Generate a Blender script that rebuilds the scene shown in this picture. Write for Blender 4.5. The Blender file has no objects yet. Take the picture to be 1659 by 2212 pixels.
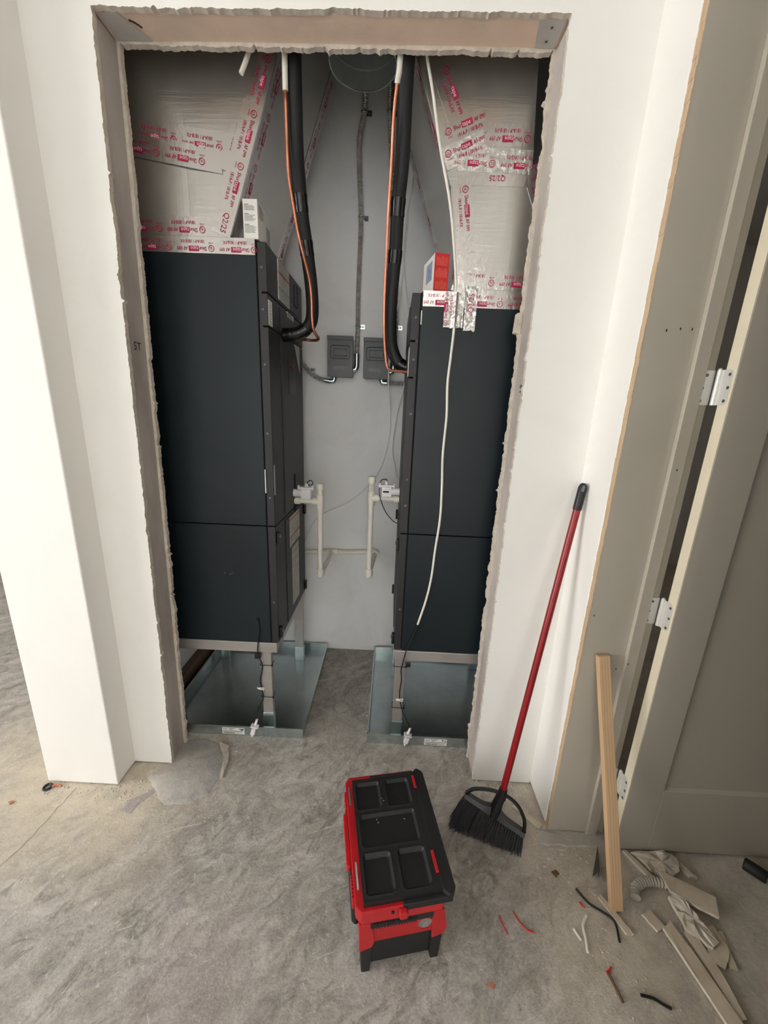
import bpy, bmesh, math, random
from mathutils import Vector, Matrix, noise
random.seed(7)
sc = bpy.context.scene
COL = sc.collection
PI = math.pi
# ------------------------------------------------------------------ camera, world, lights, exposure
def make_camera():
    pitch, roll, yaw = math.radians(14.8), math.radians(2.35), math.radians(-0.85)
    F = Vector((math.sin(yaw)*math.cos(pitch), math.cos(yaw)*math.cos(pitch), -math.sin(pitch)))
    r = Vector((math.cos(yaw), -math.sin(yaw), 0)); u = r.cross(F)
    R = r*math.cos(roll)+u*math.sin(roll); U = -r*math.sin(roll)+u*math.cos(roll)
    cd = bpy.data.cameras.new('camera'); co = bpy.data.objects.new('camera', cd); COL.objects.link(co)
    m = Matrix((R, U, -F)).transposed().to_4x4(); m.translation = Vector((0, 0, 1.5)); co.matrix_world = m
    cd.sensor_fit = 'VERTICAL'; cd.sensor_height = 36.0; cd.sensor_width = 27.0
    cd.lens = 832.0/2212.0*36.0; cd.clip_start = 0.02; cd.clip_end = 60
    sc.camera = co
make_camera()
w = bpy.data.worlds.new('world'); sc.world = w; w.use_nodes = True
w.node_tree.nodes['Background'].inputs[0].default_value = (0.80, 0.88, 1.0, 1)
w.node_tree.nodes['Background'].inputs[1].default_value = 0.6
def area(name, loc, rot, sx, sy, power, col):
    d = bpy.data.lights.new(name, 'AREA'); d.shape = 'RECTANGLE'; d.size = sx; d.size_y = sy; d.energy = power; d.color = col
    o = bpy.data.objects.new(name, d); COL.objects.link(o); o.location = loc; o.rotation_euler = rot
    return o
# daylight through the rear left and left windows, plus an added fill behind the viewer
area('daylight_rear_window', (-2.45, -3.42, 1.62), (PI/2, 0, PI), 2.5, 2.3, 120, (1.0, 0.99, 0.975))
area('daylight_left_window', (-4.42, -0.4, 1.6), (PI/2, 0, -PI/2), 2.6, 2.2, 88, (1.0, 0.975, 0.94))
area('closet_fill_light', (-0.1, -3.42, 1.62), (PI/2, 0, PI), 1.1, 2.3, 165, (1.0, 0.99, 0.98))  # added fill, placed opposite the opening to brighten the closet's back wall
sc.view_settings.view_transform = 'Standard'; sc.view_settings.look = 'None'
sc.view_settings.gamma = 1.0; sc.view_settings.use_curve_mapping = False
sc.view_settings.exposure = 0.80
sc.cycles.max_bounces = 10; sc.cycles.diffuse_bounces = 6; sc.cycles.glossy_bounces = 5

# ------------------------------------------------------------------ materials
def s2l(c):
    f = lambda v: v/12.92 if v <= 0.04045 else ((v+0.055)/1.055)**2.4
    return tuple(f(x/255.0) for x in c)+(1,)
class NT:
    def __init__(s, name):
        s.m = bpy.data.materials.new(name); s.m.use_nodes = True; s.t = s.m.node_tree
        s.b = s.t.nodes['Principled BSDF']; s.tc = s.t.nodes.new('ShaderNodeTexCoord')
    def n(s, typ, **kw):
        nd = s.t.nodes.new(typ)
        for k, v in kw.items():
            if k.startswith('i_'):
                key = k[2:]; key = int(key) if key.isdigit() else key.replace('_', ' ')
                nd.inputs[key].default_value = v
            else: setattr(nd, k, v)
        return nd
    def l(s, a, b): s.t.links.new(a, b)
    def mapping(s, scale=(1, 1, 1), rot=(0, 0, 0), loc=(0, 0, 0)):
        src = s.tc.outputs['Object']
        if any(rot):          # turn first, stretch afterwards
            m0 = s.n('ShaderNodeMapping'); m0.inputs['Rotation'].default_value = rot; s.l(src, m0.inputs['Vector']); src = m0.outputs[0]
        mp = s.n('ShaderNodeMapping'); mp.inputs['Scale'].default_value = scale; mp.inputs['Location'].default_value = loc
        s.l(src, mp.inputs['Vector']); return mp.outputs[0]
    def noise(s, scale, detail=5, rough=0.55, vec=None, dist=0):
        nd = s.n('ShaderNodeTexNoise'); nd.inputs['Scale'].default_value = scale; nd.inputs['Detail'].default_value = detail
        nd.inputs['Roughness'].default_value = rough; nd.inputs['Distortion'].default_value = dist
        s.l(vec if vec is not None else s.tc.outputs['Object'], nd.inputs['Vector']); return nd.outputs['Fac']
    def ramp(s, fac, stops):
        r = s.n('ShaderNodeValToRGB'); e = r.color_ramp.elements
        while len(e) < len(stops): e.new(0.5)
        for i, (p, c) in enumerate(stops):
            e[i].position = p; e[i].color = c if len(c) == 4 else tuple(c)+(1,)
        s.l(fac, r.inputs[0]); return r.outputs[0]
    def mix(s, fac, a, b, mode='MIX'):
        x = s.n('ShaderNodeMix', data_type='RGBA', blend_type=mode)
        for sock, v in ((x.inputs[0], fac), (x.inputs[6], a), (x.inputs[7], b)):
            if hasattr(v, 'is_linked'): s.l(v, sock)
            else: sock.default_value = v
        return x.outputs[2]
    def math(s, op, a, b=0.0):
        x = s.n('ShaderNodeMath', operation=op)
        for i, v in enumerate((a, b)):
            if hasattr(v, 'is_linked'): s.l(v, x.inputs[i])
            else: x.inputs[i].default_value = v
        return x.outputs[0]
    def bump(s, h, strength, dist=0.002):
        bp = s.n('ShaderNodeBump'); bp.inputs['Strength'].default_value = strength; bp.inputs['Distance'].default_value = dist
        s.l(h, bp.inputs['Height']); s.l(bp.outputs[0], s.b.inputs['Normal'])
    def col(s, c):
        if hasattr(c, 'is_linked'): s.l(c, s.b.inputs['Base Color'])
        else: s.b.inputs['Base Color'].default_value = c
    def rm(s, rough, metal=0.0):
        if hasattr(rough, 'is_linked'): s.l(rough, s.b.inputs['Roughness'])
        else: s.b.inputs['Roughness'].default_value = rough
        s.b.inputs['Metallic'].default_value = metal
BW0, BW1 = (0, 0, 0, 1), (1, 1, 1, 1)
def simple(name, c, rough=0.5, metal=0.0, var=0.12, vs=9.0, bump=0.0, bs=60.0, stretch=(1, 1, 1), c2=None):
    n = NT(name); a = s2l(c)
    b = s2l(c2) if c2 else tuple(x*(1-var) for x in a[:3])+(1,)
    v = n.mapping(stretch)
    n.col(n.ramp(n.noise(vs, 6, 0.6, v), [(0.3, b), (0.7, a)]))
    n.rm(rough, metal)
    if bump: n.bump(n.noise(bs, 4, 0.6, v), bump)
    return n.m
MT = {}
def mk_floor(name='dusty_concrete', tint=None):
    n = NT(name); rot = math.radians(40)
    def thr(f, lo, hi, top): return n.ramp(f, [(lo, BW0), (hi, (top, top, top, 1))])
    big = n.noise(1.5, 9, 0.66, dist=0.8)
    a = n.ramp(big, [(0.33, s2l((122, 118, 112))), (0.5, s2l((161, 155, 146))), (0.66, s2l((188, 183, 175)))])
    # mottling a hand's width across, trowel sweeps, dark scuffs, pale smears
    mo = n.noise(9, 9, 0.72, n.mapping((1, 1.35, 1), (0, 0, -rot)), 1.4)
    a = n.mix(0.55, a, n.ramp(mo, [(0.34, s2l((96, 91, 85))), (0.5, s2l((160, 154, 144))), (0.64, s2l((208, 203, 194)))]))
    sw = n.noise(3.2, 8, 0.7, n.mapping((1.0, 2.4, 1), (0, 0, -rot)), 1.4)
    a = n.mix(thr(sw, 0.52, 0.66, 0.5), a, s2l((206, 204, 200)))
    sc2 = n.noise(5.0, 9, 0.75, n.mapping((1.2, 2.0, 1), (0, 0, -rot-0.2), (4, 2, 0)), 1.6)
    a = n.mix(thr(sc2, 0.53, 0.63, 0.8), a, s2l((104, 98, 91)))
    pk = n.noise(1.8, 6, 0.55, n.mapping((1, 1, 1), (0, 0, 0), (7, 3, 0)))
    a = n.mix(thr(pk, 0.54, 0.72, 0.5), a, s2l((168, 152, 152)))
    ln = n.noise(14, 6, 0.7, n.mapping((0.35, 5.0, 1), (0, 0, -rot+0.35), (1, 9, 0)), 1.6)
    a = n.mix(thr(ln, 0.63, 0.68, 0.7), a, s2l((216, 213, 207)))
    sp = n.noise(34, 5, 0.65, n.mapping((1, 1.8, 1), (0, 0, 0.9)))
    a = n.mix(thr(sp, 0.63, 0.70, 0.75), a, s2l((222, 219, 212)))
    fs = n.noise(120, 4, 0.65)
    a = n.mix(0.22, a, n.ramp(fs, [(0.3, s2l((104, 100, 94))), (0.7, s2l((210, 207, 201)))]))
    # cream overspray and plaster dust lying along the foot of the walls and round the doorway, with warm light painted in on the left
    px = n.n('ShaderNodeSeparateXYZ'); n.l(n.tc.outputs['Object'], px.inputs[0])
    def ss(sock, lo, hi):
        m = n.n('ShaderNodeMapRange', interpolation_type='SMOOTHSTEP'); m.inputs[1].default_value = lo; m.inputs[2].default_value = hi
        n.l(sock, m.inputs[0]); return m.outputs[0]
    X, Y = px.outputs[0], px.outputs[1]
    left = n.math('MULTIPLY', n.math('MULTIPLY', ss(Y, 0.72, 1.12), ss(Y, 1.75, 1.25)), n.math('MULTIPLY', ss(X, -0.55, -1.0), ss(X, -2.1, -1.35)))  # overspray plus the warm pool of light by the pilaster, painted as cream
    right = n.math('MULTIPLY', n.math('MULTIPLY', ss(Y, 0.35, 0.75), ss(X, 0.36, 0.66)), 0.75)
    dust = n.math('MULTIPLY', n.math('ADD', left, right), n.ramp(n.noise(7, 9, 0.75), [(0.30, (0.2, 0.2, 0.2, 1)), (0.6, BW1)]))  # carries the painted warm light on the left too
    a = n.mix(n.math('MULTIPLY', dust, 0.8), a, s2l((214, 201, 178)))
    if tint: a = n.mix(0.45, a, s2l(tint))
    n.col(a); n.rm(n.ramp(n.noise(3, 4), [(0.3, (0.6,)*3), (0.7, (0.85,)*3)]))
    h = n.math('ADD', n.noise(11, 9, 0.7), n.math('ADD', n.math('MULTIPLY', mo, 0.5), n.math('MULTIPLY', fs, 0.22)))
    n.bump(h, 0.75, 0.007); return n.m
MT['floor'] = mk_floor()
MT['patchfloor'] = mk_floor('smooth_cement', (168, 168, 168))
MT['stain'] = mk_floor('bluish_stained_concrete', (120, 116, 140))
def mk_wall(name, c, smudge, sc_=2.2, lo=0.5):
    n = NT(name)
    a = n.mix(n.ramp(n.noise(sc_, 7, 0.65, dist=0.5), [(lo, BW0), (lo+0.3, (0.6, 0.6, 0.6, 1))]), s2l(c), s2l(smudge))
    n.col(a); n.rm(0.8)
    n.bump(n.noise(160, 3, 0.5), 0.12, 0.001); return n.m
MT['wall'] = mk_wall('off_white_wall_paint', (231, 229, 224), (223, 220, 213))
MT['backwall'] = mk_wall('primed_closet_wall', (236, 236, 236), (205, 204, 203), 1.8, 0.48)
MT['ceil'] = mk_wall('unpainted_ceiling_board', (196, 193, 187), (180, 176, 170))
MT['gyp'] = simple('torn_gypsum_edge', (214, 204, 190), 0.95, var=0.3, vs=35, bump=0.6, bs=90)
MT['header'] = simple('dusty_tan_header', (232, 206, 184), 0.85, c2=(206, 186, 170), vs=5, bump=0.2, bs=50)
MT['stud'] = simple('dusty_grey_stud', (194, 186, 178), 0.75, c2=(154, 145, 138), vs=6, bump=0.25, bs=40, stretch=(1, 1, 0.35))
MT['plate'] = simple('dull_steel_plate', (196, 193, 188), 0.5, 0.2, vs=10)
MT['ink'] = simple('dark_ink', (28, 26, 30), 0.7)
MT['greige'] = mk_wall('greige_satin_paint', (175, 168, 154), (164, 157, 142), 1.2, 0.5)
MT['greige'].node_tree.nodes['Principled BSDF'].inputs['Roughness'].default_value = 0.45
MT['dooredge'] = simple('cream_door_edge', (222, 212, 188), 0.6, var=0.06)
MT['rawwood'] = simple('raw_pine_edge', (206, 184, 154), 0.7, c2=(172, 142, 110), vs=60, stretch=(1, 6, 0.15))
MT['hinge'] = simple('satin_nickel_white', (222, 220, 214), 0.35, 0.35, var=0.05)
MT['scr'] = simple('screw_grey', (120, 118, 112), 0.4, 0.8)
def mk_foil(name, base, rough, bumpS, scrim=True):
    n = NT(name)
    v = n.mapping((1, 1, 1))
    cvar = n.ramp(n.noise(3.0, 6, 0.6), [(0.3, tuple(x*0.86 for x in s2l(base)[:3])+(1,)), (0.7, s2l(base))])
    n.col(cvar); n.b.inputs['Metallic'].default_value = 0.92
    n.b.inputs['Roughness'].default_value = rough
    h = n.noise(40, 5, 0.6, n.mapping((0.25, 0.25, 3.0))) if scrim else n.noise(45, 5, 0.65, n.mapping((1.6, 1.6, 1.0)), 0.8)
    if scrim:
        w1 = n.n('ShaderNodeTexWave', wave_type='BANDS', bands_direction='X'); w1.inputs['Scale'].default_value = 14; w1.inputs['Distortion'].default_value = 0.6
        w2 = n.n('ShaderNodeTexWave', wave_type='BANDS', bands_direction='Z'); w2.inputs['Scale'].default_value = 22; w2.inputs['Distortion'].default_value = 0.6
        n.l(v, w1.inputs['Vector']); n.l(v, w2.inputs['Vector'])
        p = n.math('ADD', n.math('POWER', w1.outputs['Fac'], 14.0), n.math('POWER', w2.outputs['Fac'], 14.0))
        h = n.math('ADD', h, n.math('MULTIPLY', p, 0.07))
    n.bump(h, bumpS, 0.004); return n.m
MT['foil'] = mk_foil('foil_faced_duct_board', (212, 210, 206), 0.27, 0.14)
MT['tape'] = mk_foil('aluminium_foil_tape', (216, 212, 210), 0.2, 0.22, False)
MT['crumple'] = mk_foil('crumpled_foil_tape', (232, 230, 226), 0.2, 0.9, False)
MT['red'] = simple('crimson_print', (178, 14, 72), 0.5, var=0.1)
MT['pwhite'] = simple('reversed_print', (226, 210, 214), 0.5, var=0.05)
n_ = NT('slate_cabinet_paint')
n_.col(n_.ramp(n_.noise(2.5, 5), [(0.3, s2l((17, 26, 31))), (0.7, s2l((21, 31, 36)))])); n_.rm(n_.ramp(n_.noise(4, 4), [(0.3, (0.36,)*3), (0.7, (0.44,)*3)]), 0.0)
n_.b.inputs['Specular IOR Level'].default_value = 0.36; n_.bump(n_.noise(300, 2), 0.05, 0.0006); MT['slate'] = n_.m
MT['charcoal'] = simple('charcoal_door_panel', (33, 32, 32), 0.5, 0.0, vs=4, bump=0.05, bs=250)
MT['black'] = simple('black_plastic', (20, 20, 21), 0.42, var=0.2, vs=14, bump=0.06, bs=200)
MT['gap'] = simple('dark_gasket', (10, 10, 11), 0.9)
MT['foam'] = simple('black_pipe_foam', (22, 21, 21), 0.62, vs=12, bump=0.25, bs=180)
MT['etape'] = simple('shiny_black_tape', (12, 12, 12), 0.22, vs=20, bump=0.3, bs=60)
MT['copper'] = simple('copper_tube', (190, 124, 96), 0.3, 0.85, c2=(150, 92, 68), vs=14)
n_ = NT('galvanized_steel')
vo = n_.n('ShaderNodeTexVoronoi'); vo.inputs['Scale'].default_value = 55; n_.l(n_.tc.outputs['Object'], vo.inputs['Vector'])
n_.col(n_.mix(0.10, n_.ramp(n_.noise(5, 5), [(0.3, s2l((176, 188, 190))), (0.7, s2l((204, 214, 215)))]), vo.outputs['Color'], 'SOFT_LIGHT'))
n_.rm(0.2, 0.9); n_.bump(n_.noise(2.0, 2), 0.06, 0.004); MT['galv'] = n_.m
MT['duct'] = simple('dull_galvanized_duct', (206, 212, 212), 0.4, 0.4, vs=6, c2=(176, 184, 184))
MT['stand'] = simple('warm_galvanized_stand', (196, 192, 188), 0.42, 0.7, vs=8, c2=(168, 164, 160), stretch=(0.4, 1, 1))
MT['conduit'] = simple('flexible_steel_conduit', (206, 203, 198), 0.3, 0.5, vs=30, c2=(160, 155, 148))
MT['boxgrey'] = simple('grey_switch_box', (96, 98, 100), 0.45, vs=6, c2=(84, 86, 88), bump=0.05, bs=200)
MT['pvc'] = simple('ivory_pvc', (236, 232, 220), 0.35, var=0.06, vs=15)
MT['switch'] = simple('white_switch_plastic', (232, 230, 232), 0.4, var=0.06, vs=20)
MT['wire'] = simple('white_wire_jacket', (228, 224, 212), 0.5, var=0.06)
MT['gwire'] = simple('grey_wire_jacket', (232, 230, 226), 0.5, var=0.04)
MT['bwire'] = simple('black_wire', (18, 18, 18), 0.45)
MT['card'] = simple('white_carton', (228, 227, 222), 0.7, var=0.06)
MT['cardgrey'] = simple('grey_print', (168, 168, 166), 0.7, var=0.1, vs=40)
MT['cardred'] = simple('red_carton', (206, 38, 34), 0.55, var=0.12, vs=30)
MT['cardredl'] = simple('faded_red_print', (226, 96, 84), 0.6, var=0.2, vs=60)
MT['blue'] = simple('blue_picture_print', (112, 132, 168), 0.5, c2=(160, 172, 190), vs=50)
MT['label'] = simple('label_paper', (206, 204, 196), 0.6, c2=(176, 172, 162), vs=40)
MT['orange'] = simple('orange_print', (190, 120, 84), 0.6)
MT['emblem'] = simple('dim_red_emblem', (104, 54, 46), 0.5)
MT['toolred'] = simple('red_tool_plastic', (186, 20, 30), 0.38, vs=12, c2=(158, 14, 24), bump=0.04, bs=250)
MT['toolblack'] = simple('matte_black_plastic', (19, 19, 20), 0.55, vs=10, c2=(13, 13, 14), bump=0.06, bs=220)
MT['dustgrey'] = simple('dusty_grey_port', (150, 138, 136), 0.75, vs=40, c2=(112, 96, 94))
MT['broomred'] = simple('red_broom_handle', (150, 16, 26), 0.3, vs=8, c2=(126, 12, 20), stretch=(1, 1, 0.2))
MT['bristle'] = simple('black_bristle', (40, 39, 41), 0.5, vs=200, c2=(66, 64, 66))
n_ = NT('knotty_pine_strip')
wv = n_.n('ShaderNodeTexWave', wave_type='BANDS', bands_direction='X'); wv.inputs['Scale'].default_value = 34; wv.inputs['Distortion'].default_value = 3.2
wv.inputs['Detail'].default_value = 3; n_.l(n_.mapping((1, 1, 0.12)), wv.inputs['Vector'])
n_.col(n_.ramp(wv.outputs['Fac'], [(0.2, s2l((196, 160, 122))), (0.6, s2l((218, 188, 152))), (0.9, s2l((206, 172, 132)))])); n_.rm(0.65); MT['pine'] = n_.m
MT['darkwood'] = simple('shadowy_brown_wood', (120, 98, 78), 0.8, vs=9, c2=(92, 72, 56), stretch=(1, 0.2, 3))
MT['scrap'] = simple('dusty_drywall_scrap', (212, 198, 176), 0.9, vs=14, c2=(184, 168, 148), bump=0.3, bs=70)
MT['scrapgyp'] = simple('broken_gypsum', (214, 206, 192), 0.95, vs=20, c2=(180, 168, 150), bump=0.8, bs=50)
MT['patch'] = simple('smooth_grey_patch', (168, 166, 162), 0.7, vs=7, c2=(150, 147, 143), bump=0.2, bs=60, stretch=(1, 3, 1))
MT['crumb'] = simple('chalky_crumbs', (204, 197, 184), 0.95, vs=40, c2=(170, 160, 146))
MT['flexgrey'] = simple('grey_flex_conduit', (190, 182, 168), 0.6, vs=20)
MT['glass'] = simple('window_frame_white', (236, 236, 234), 0.4)
MT['darkmetal'] = simple('dark_bent_metal', (74, 72, 76), 0.35, 0.8, vs=20)
MT['brownscrap'] = simple('brown_leaf_scrap', (120, 92, 60), 0.85, vs=40, c2=(84, 60, 40))

# ------------------------------------------------------------------ geometry helpers
def V(*a): return Vector(a)
class MB:
    def __init__(s): s.v = []; s.f = []; s.mi = []
    def add(s, vs, fs, mi=0):
        o = len(s.v); s.v += [Vector(x) for x in vs]; s.f += [tuple(i+o for i in f) for f in fs]; s.mi += [mi]*len(fs); return s
    def box(s, x0, x1, y0, y1, z0, z1, mi=0, M=None):
        vs = [V(x, y, z) for z in (z0, z1) for y in (y0, y1) for x in (x0, x1)]
        if M: vs = [M @ q for q in vs]
        return s.add(vs, [(0, 2, 3, 1), (4, 5, 7, 6), (0, 1, 5, 4), (2, 6, 7, 3), (0, 4, 6, 2), (1, 3, 7, 5)], mi)
    def cyl(s, p0, p1, r0, r1=None, n=14, caps=True, mi=0):
        p0, p1 = Vector(p0), Vector(p1); r1 = r0 if r1 is None else r1
        d = (p1-p0).normalized(); a = d.orthogonal().normalized(); b = d.cross(a)
        vs = []
        for p, r in ((p0, r0), (p1, r1)):
            for i in range(n):
                t = 2*PI*i/n; vs.append(p+(a*math.cos(t)+b*math.sin(t))*r)
        fs = [(i, (i+1) % n, n+(i+1) % n, n+i) for i in range(n)]
        if caps: fs += [tuple(range(n-1, -1, -1)), tuple(range(n, 2*n))]
        return s.add(vs, fs, mi)
    def tube(s, pts, r, n=10, caps=True, mi=0):
        pts = [Vector(p) for p in pts]; m = len(pts)
        rf = r if callable(r) else (lambda i: r)
        t0 = (pts[1]-pts[0]).normalized(); a = t0.orthogonal().normalized(); vs = []
        for i, p in enumerate(pts):
            t = (pts[min(i+1, m-1)]-pts[max(i-1, 0)]).normalized()
            a = (a-t*a.dot(t)).normalized(); b = t.cross(a); rr = rf(i)
            for k in range(n):
                th = 2*PI*k/n; vs.append(p+(a*math.cos(th)+b*math.sin(th))*rr)
        fs = [(i*n+k, i*n+(k+1) % n, (i+1)*n+(k+1) % n, (i+1)*n+k) for i in range(m-1) for k in range(n)]
        if caps: fs += [tuple(range(n-1, -1, -1)), tuple(range((m-1)*n, m*n))]
        return s.add(vs, fs, mi)
    def prism(s, poly, M, h, mi=0):
        n = len(poly); vs = [M @ V(x, y, 0) for x, y in poly]+[M @ V(x, y, h) for x, y in poly]
        return s.add(vs, [tuple(range(n-1, -1, -1)), tuple(range(n, 2*n))]+[(i, (i+1) % n, n+(i+1) % n, n+i) for i in range(n)], mi)
    def ball(s, c, r, n=10, sq=(1, 1, 1), mi=0):
        c = Vector(c); vs = []; m = n//2
        for j in range(1, m):
            ph = PI*j/m
            for i in range(n):
                th = 2*PI*i/n; vs.append(c+V(math.sin(ph)*math.cos(th)*sq[0], math.sin(ph)*math.sin(th)*sq[1], math.cos(ph)*sq[2])*r)
        vs += [c+V(0, 0, r*sq[2]), c-V(0, 0, r*sq[2])]; t = len(vs)
        fs = [(j*n+i, (j+1)*n+i, (j+1)*n+(i+1) % n, j*n+(i+1) % n) for j in range(m-2) for i in range(n)]
        fs += [(t-2, i, (i+1) % n) for i in range(n)]+[(t-1, (m-2)*n+(i+1) % n, (m-2)*n+i) for i in range(n)]
        return s.add(vs, fs, mi)
    def mesh(s, name, mats, bevel=0, segs=2, smooth=False, fix=True):
        me = bpy.data.meshes.new(name); me.from_pydata([tuple(x) for x in s.v], [], s.f)
        mats = mats if isinstance(mats, (list, tuple)) else [mats]
        for k in mats: me.materials.append(MT[k])
        for p, i in zip(me.polygons, s.mi): p.material_index = i
        bm = bmesh.new(); bm.from_mesh(me)
        if fix: bmesh.ops.recalc_face_normals(bm, faces=bm.faces)
        if bevel:
            es = [e for e in bm.edges if len(e.link_faces) == 2 and e.calc_face_angle(0) > 0.5]
            bmesh.ops.bevel(bm, geom=es, offset=bevel, segments=segs, affect='EDGES', profile=0.5, clamp_overlap=True)
        if smooth:
            for f in bm.faces: f.smooth = True
            for e in bm.edges:
                if len(e.link_faces) == 2 and e.calc_face_angle(0) > 0.6: e.smooth = False
        bm.to_mesh(me); bm.free(); me.update(); return me
WM = {}
def tag(o, label=None, cat=None, group=None, kind=None):
    if label: o['label'] = label
    if cat: o['category'] = cat
    if group: o['group'] = group
    if kind: o['kind'] = kind
    return o
def link(name, me, parent=None, M=None):
    o = bpy.data.objects.new(name, me); COL.objects.link(o); Mw = M or (WM[parent] if parent else Matrix.Identity(4))
    if parent: o.parent = parent; o.matrix_local = WM[parent].inverted() @ Mw
    else: o.matrix_world = Mw
    WM[o] = Mw; return o
def part(name, mb, mats, parent=None, bevel=0, segs=2, smooth=False, kind=None, label=None, base=None, fix=True):
    """mesh given in world coordinates; stored relative to its parent (or to base for a top-level mesh)"""
    Mw = WM[parent] if parent else (Matrix.Translation(base) if base else Matrix.Identity(4))
    inv = Mw.inverted(); mb.v = [inv @ q for q in mb.v]
    o = link(name, mb.mesh(name, mats, bevel, segs, smooth, fix), parent, Mw)
    if kind: o['kind'] = kind
    if label: o['label'] = label
    return o
def lpart(name, mb, mats, parent, **kw):
    """mesh given in the thing's own coordinates"""
    mb.v = [WM[parent] @ q for q in mb.v]; return part(name, mb, mats, parent, **kw)
def thing(name, label, cat, loc, rz=0.0, group=None):
    o = bpy.data.objects.new(name, None); o.empty_display_size = 0.1; COL.objects.link(o)
    o.location = loc; o.rotation_euler = (0, 0, rz); WM[o] = Matrix.Translation(loc) @ Matrix.Rotation(rz, 4, 'Z')
    return tag(o, label, cat, group)
def struct(name, mb, mats, label=None, **kw):
    o = part(name, mb, mats, **kw); o['kind'] = 'structure'
    if label: o['label'] = label
    return o
def spline(pts, k=8):
    P = [Vector(p) for p in pts]; P = [P[0]*2-P[1]]+P+[P[-1]*2-P[-2]]; out = []
    for i in range(1, len(P)-2):
        for j in range(k):
            t = j/k; a, b, c, d = P[i-1:i+3]
            out.append(0.5*((2*b)+(c-a)*t+(2*a-5*b+4*c-d)*t*t+(3*b-a-3*c+d)*t**3))
    out.append(P[-2]); return out
def resample(pts, step):
    out = [pts[0]]; acc = 0
    for a, b in zip(pts, pts[1:]):
        L = (b-a).length; t = step-acc
        while t <= L: out.append(a+(b-a)*(t/L)); t += step
        acc = (acc+L) % step if L else acc
    return out
def frame(o, x, y, z=None):
    x = Vector(x).normalized(); y = Vector(y).normalized(); z = x.cross(y).normalized() if z is None else Vector(z)
    m = Matrix((x, y, z)).transposed().to_4x4(); m.translation = Vector(o); return m
_tc = {}
def text_geo(t, size=1.0):
    if t not in _tc:
        c = bpy.data.curves.new('t', 'FONT'); c.body = t; c.size = 1.0; c.resolution_u = 2
        o = bpy.data.objects.new('t', c); COL.objects.link(o)
        me = bpy.data.meshes.new_from_object(o)
        vs = [v.co.copy() for v in me.vertices]; fs = [tuple(p.vertices) for p in me.polygons]
        wdt = max(v.x for v in vs) if vs else 0
        _tc[t] = (vs, fs, wdt); bpy.data.objects.remove(o); bpy.data.curves.remove(c); bpy.data.meshes.remove(me)
    return _tc[t]
def add_text(mb, t, x, y, size, mi=0, z=0.0, M=None, width=None):
    vs, fs, wd = text_geo(t); sx = size if width is None else width/wd
    q = [V(x+v.x*sx, y+v.y*size, z) for v in vs]
    if M: q = [M @ a for a in q]
    mb.add(q, fs, mi); return x+wd*sx
def rrect(w_, h_, r, n=4, cx=0, cy=0):
    out = []
    for qx, qy, a0 in ((1, 1, 0), (-1, 1, 1), (-1, -1, 2), (1, -1, 3)):
        for i in range(n+1):
            t = PI/2*(a0+i/n); out.append((cx+qx*(w_/2-r)+r*math.cos(t), cy+qy*(h_/2-r)+r*math.sin(t)))
    return out
_screw = None
def screw(parent, p, nrm, r=0.005, name='screw', m='scr'):
    mb = MB(); nrm = Vector(nrm).normalized(); p = Vector(p)
    mb.cyl(p-nrm*0.001, p+nrm*0.0015, r, r*0.8, 8); return part(name, mb, m, parent, smooth=True)

# ------------------------------------------------------------------ the setting
ZC = 3.05
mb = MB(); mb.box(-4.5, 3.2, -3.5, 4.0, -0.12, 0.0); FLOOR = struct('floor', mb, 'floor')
mb = MB(); mb.box(-4.7, 3.4, -3.7, 4.2, ZC, ZC+0.1); struct('ceiling', mb, 'ceil')
def jag(n, amp, seed, fine=0.5):
    rnd = random.Random(seed); out = []; lo = 0
    for i in range(n+1):
        lo = noise.noise(V(i*0.05, seed*3.7, 0))*amp*0.6+noise.noise(V(i*0.31, seed*1.7, 4))*amp*0.5
        x = lo+rnd.uniform(-1, 1)*amp*fine*0.55
        if rnd.random() < 0.03: x += rnd.uniform(-1.2, 2.0)*amp
        out.append(x)
    i = 6
    while i < n-20:          # bitten-out chips and torn tongues of paper
        i += rnd.randint(8, 34); L = rnd.randint(2, 9); d = rnd.choice((-1, -1, 1))*rnd.uniform(0.3, 1.0)*amp
        for k in range(L):
            if i+k < n: out[i+k] += d*math.sin(PI*(k+0.5)/L)*rnd.uniform(0.6, 1.2)
    out[0] = out[-1] = 0; return out
XL0, XL1, XR0, XR1, ZTL, ZTR = -0.882, -0.845, 0.402, 0.411, 2.496, 2.506
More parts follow.
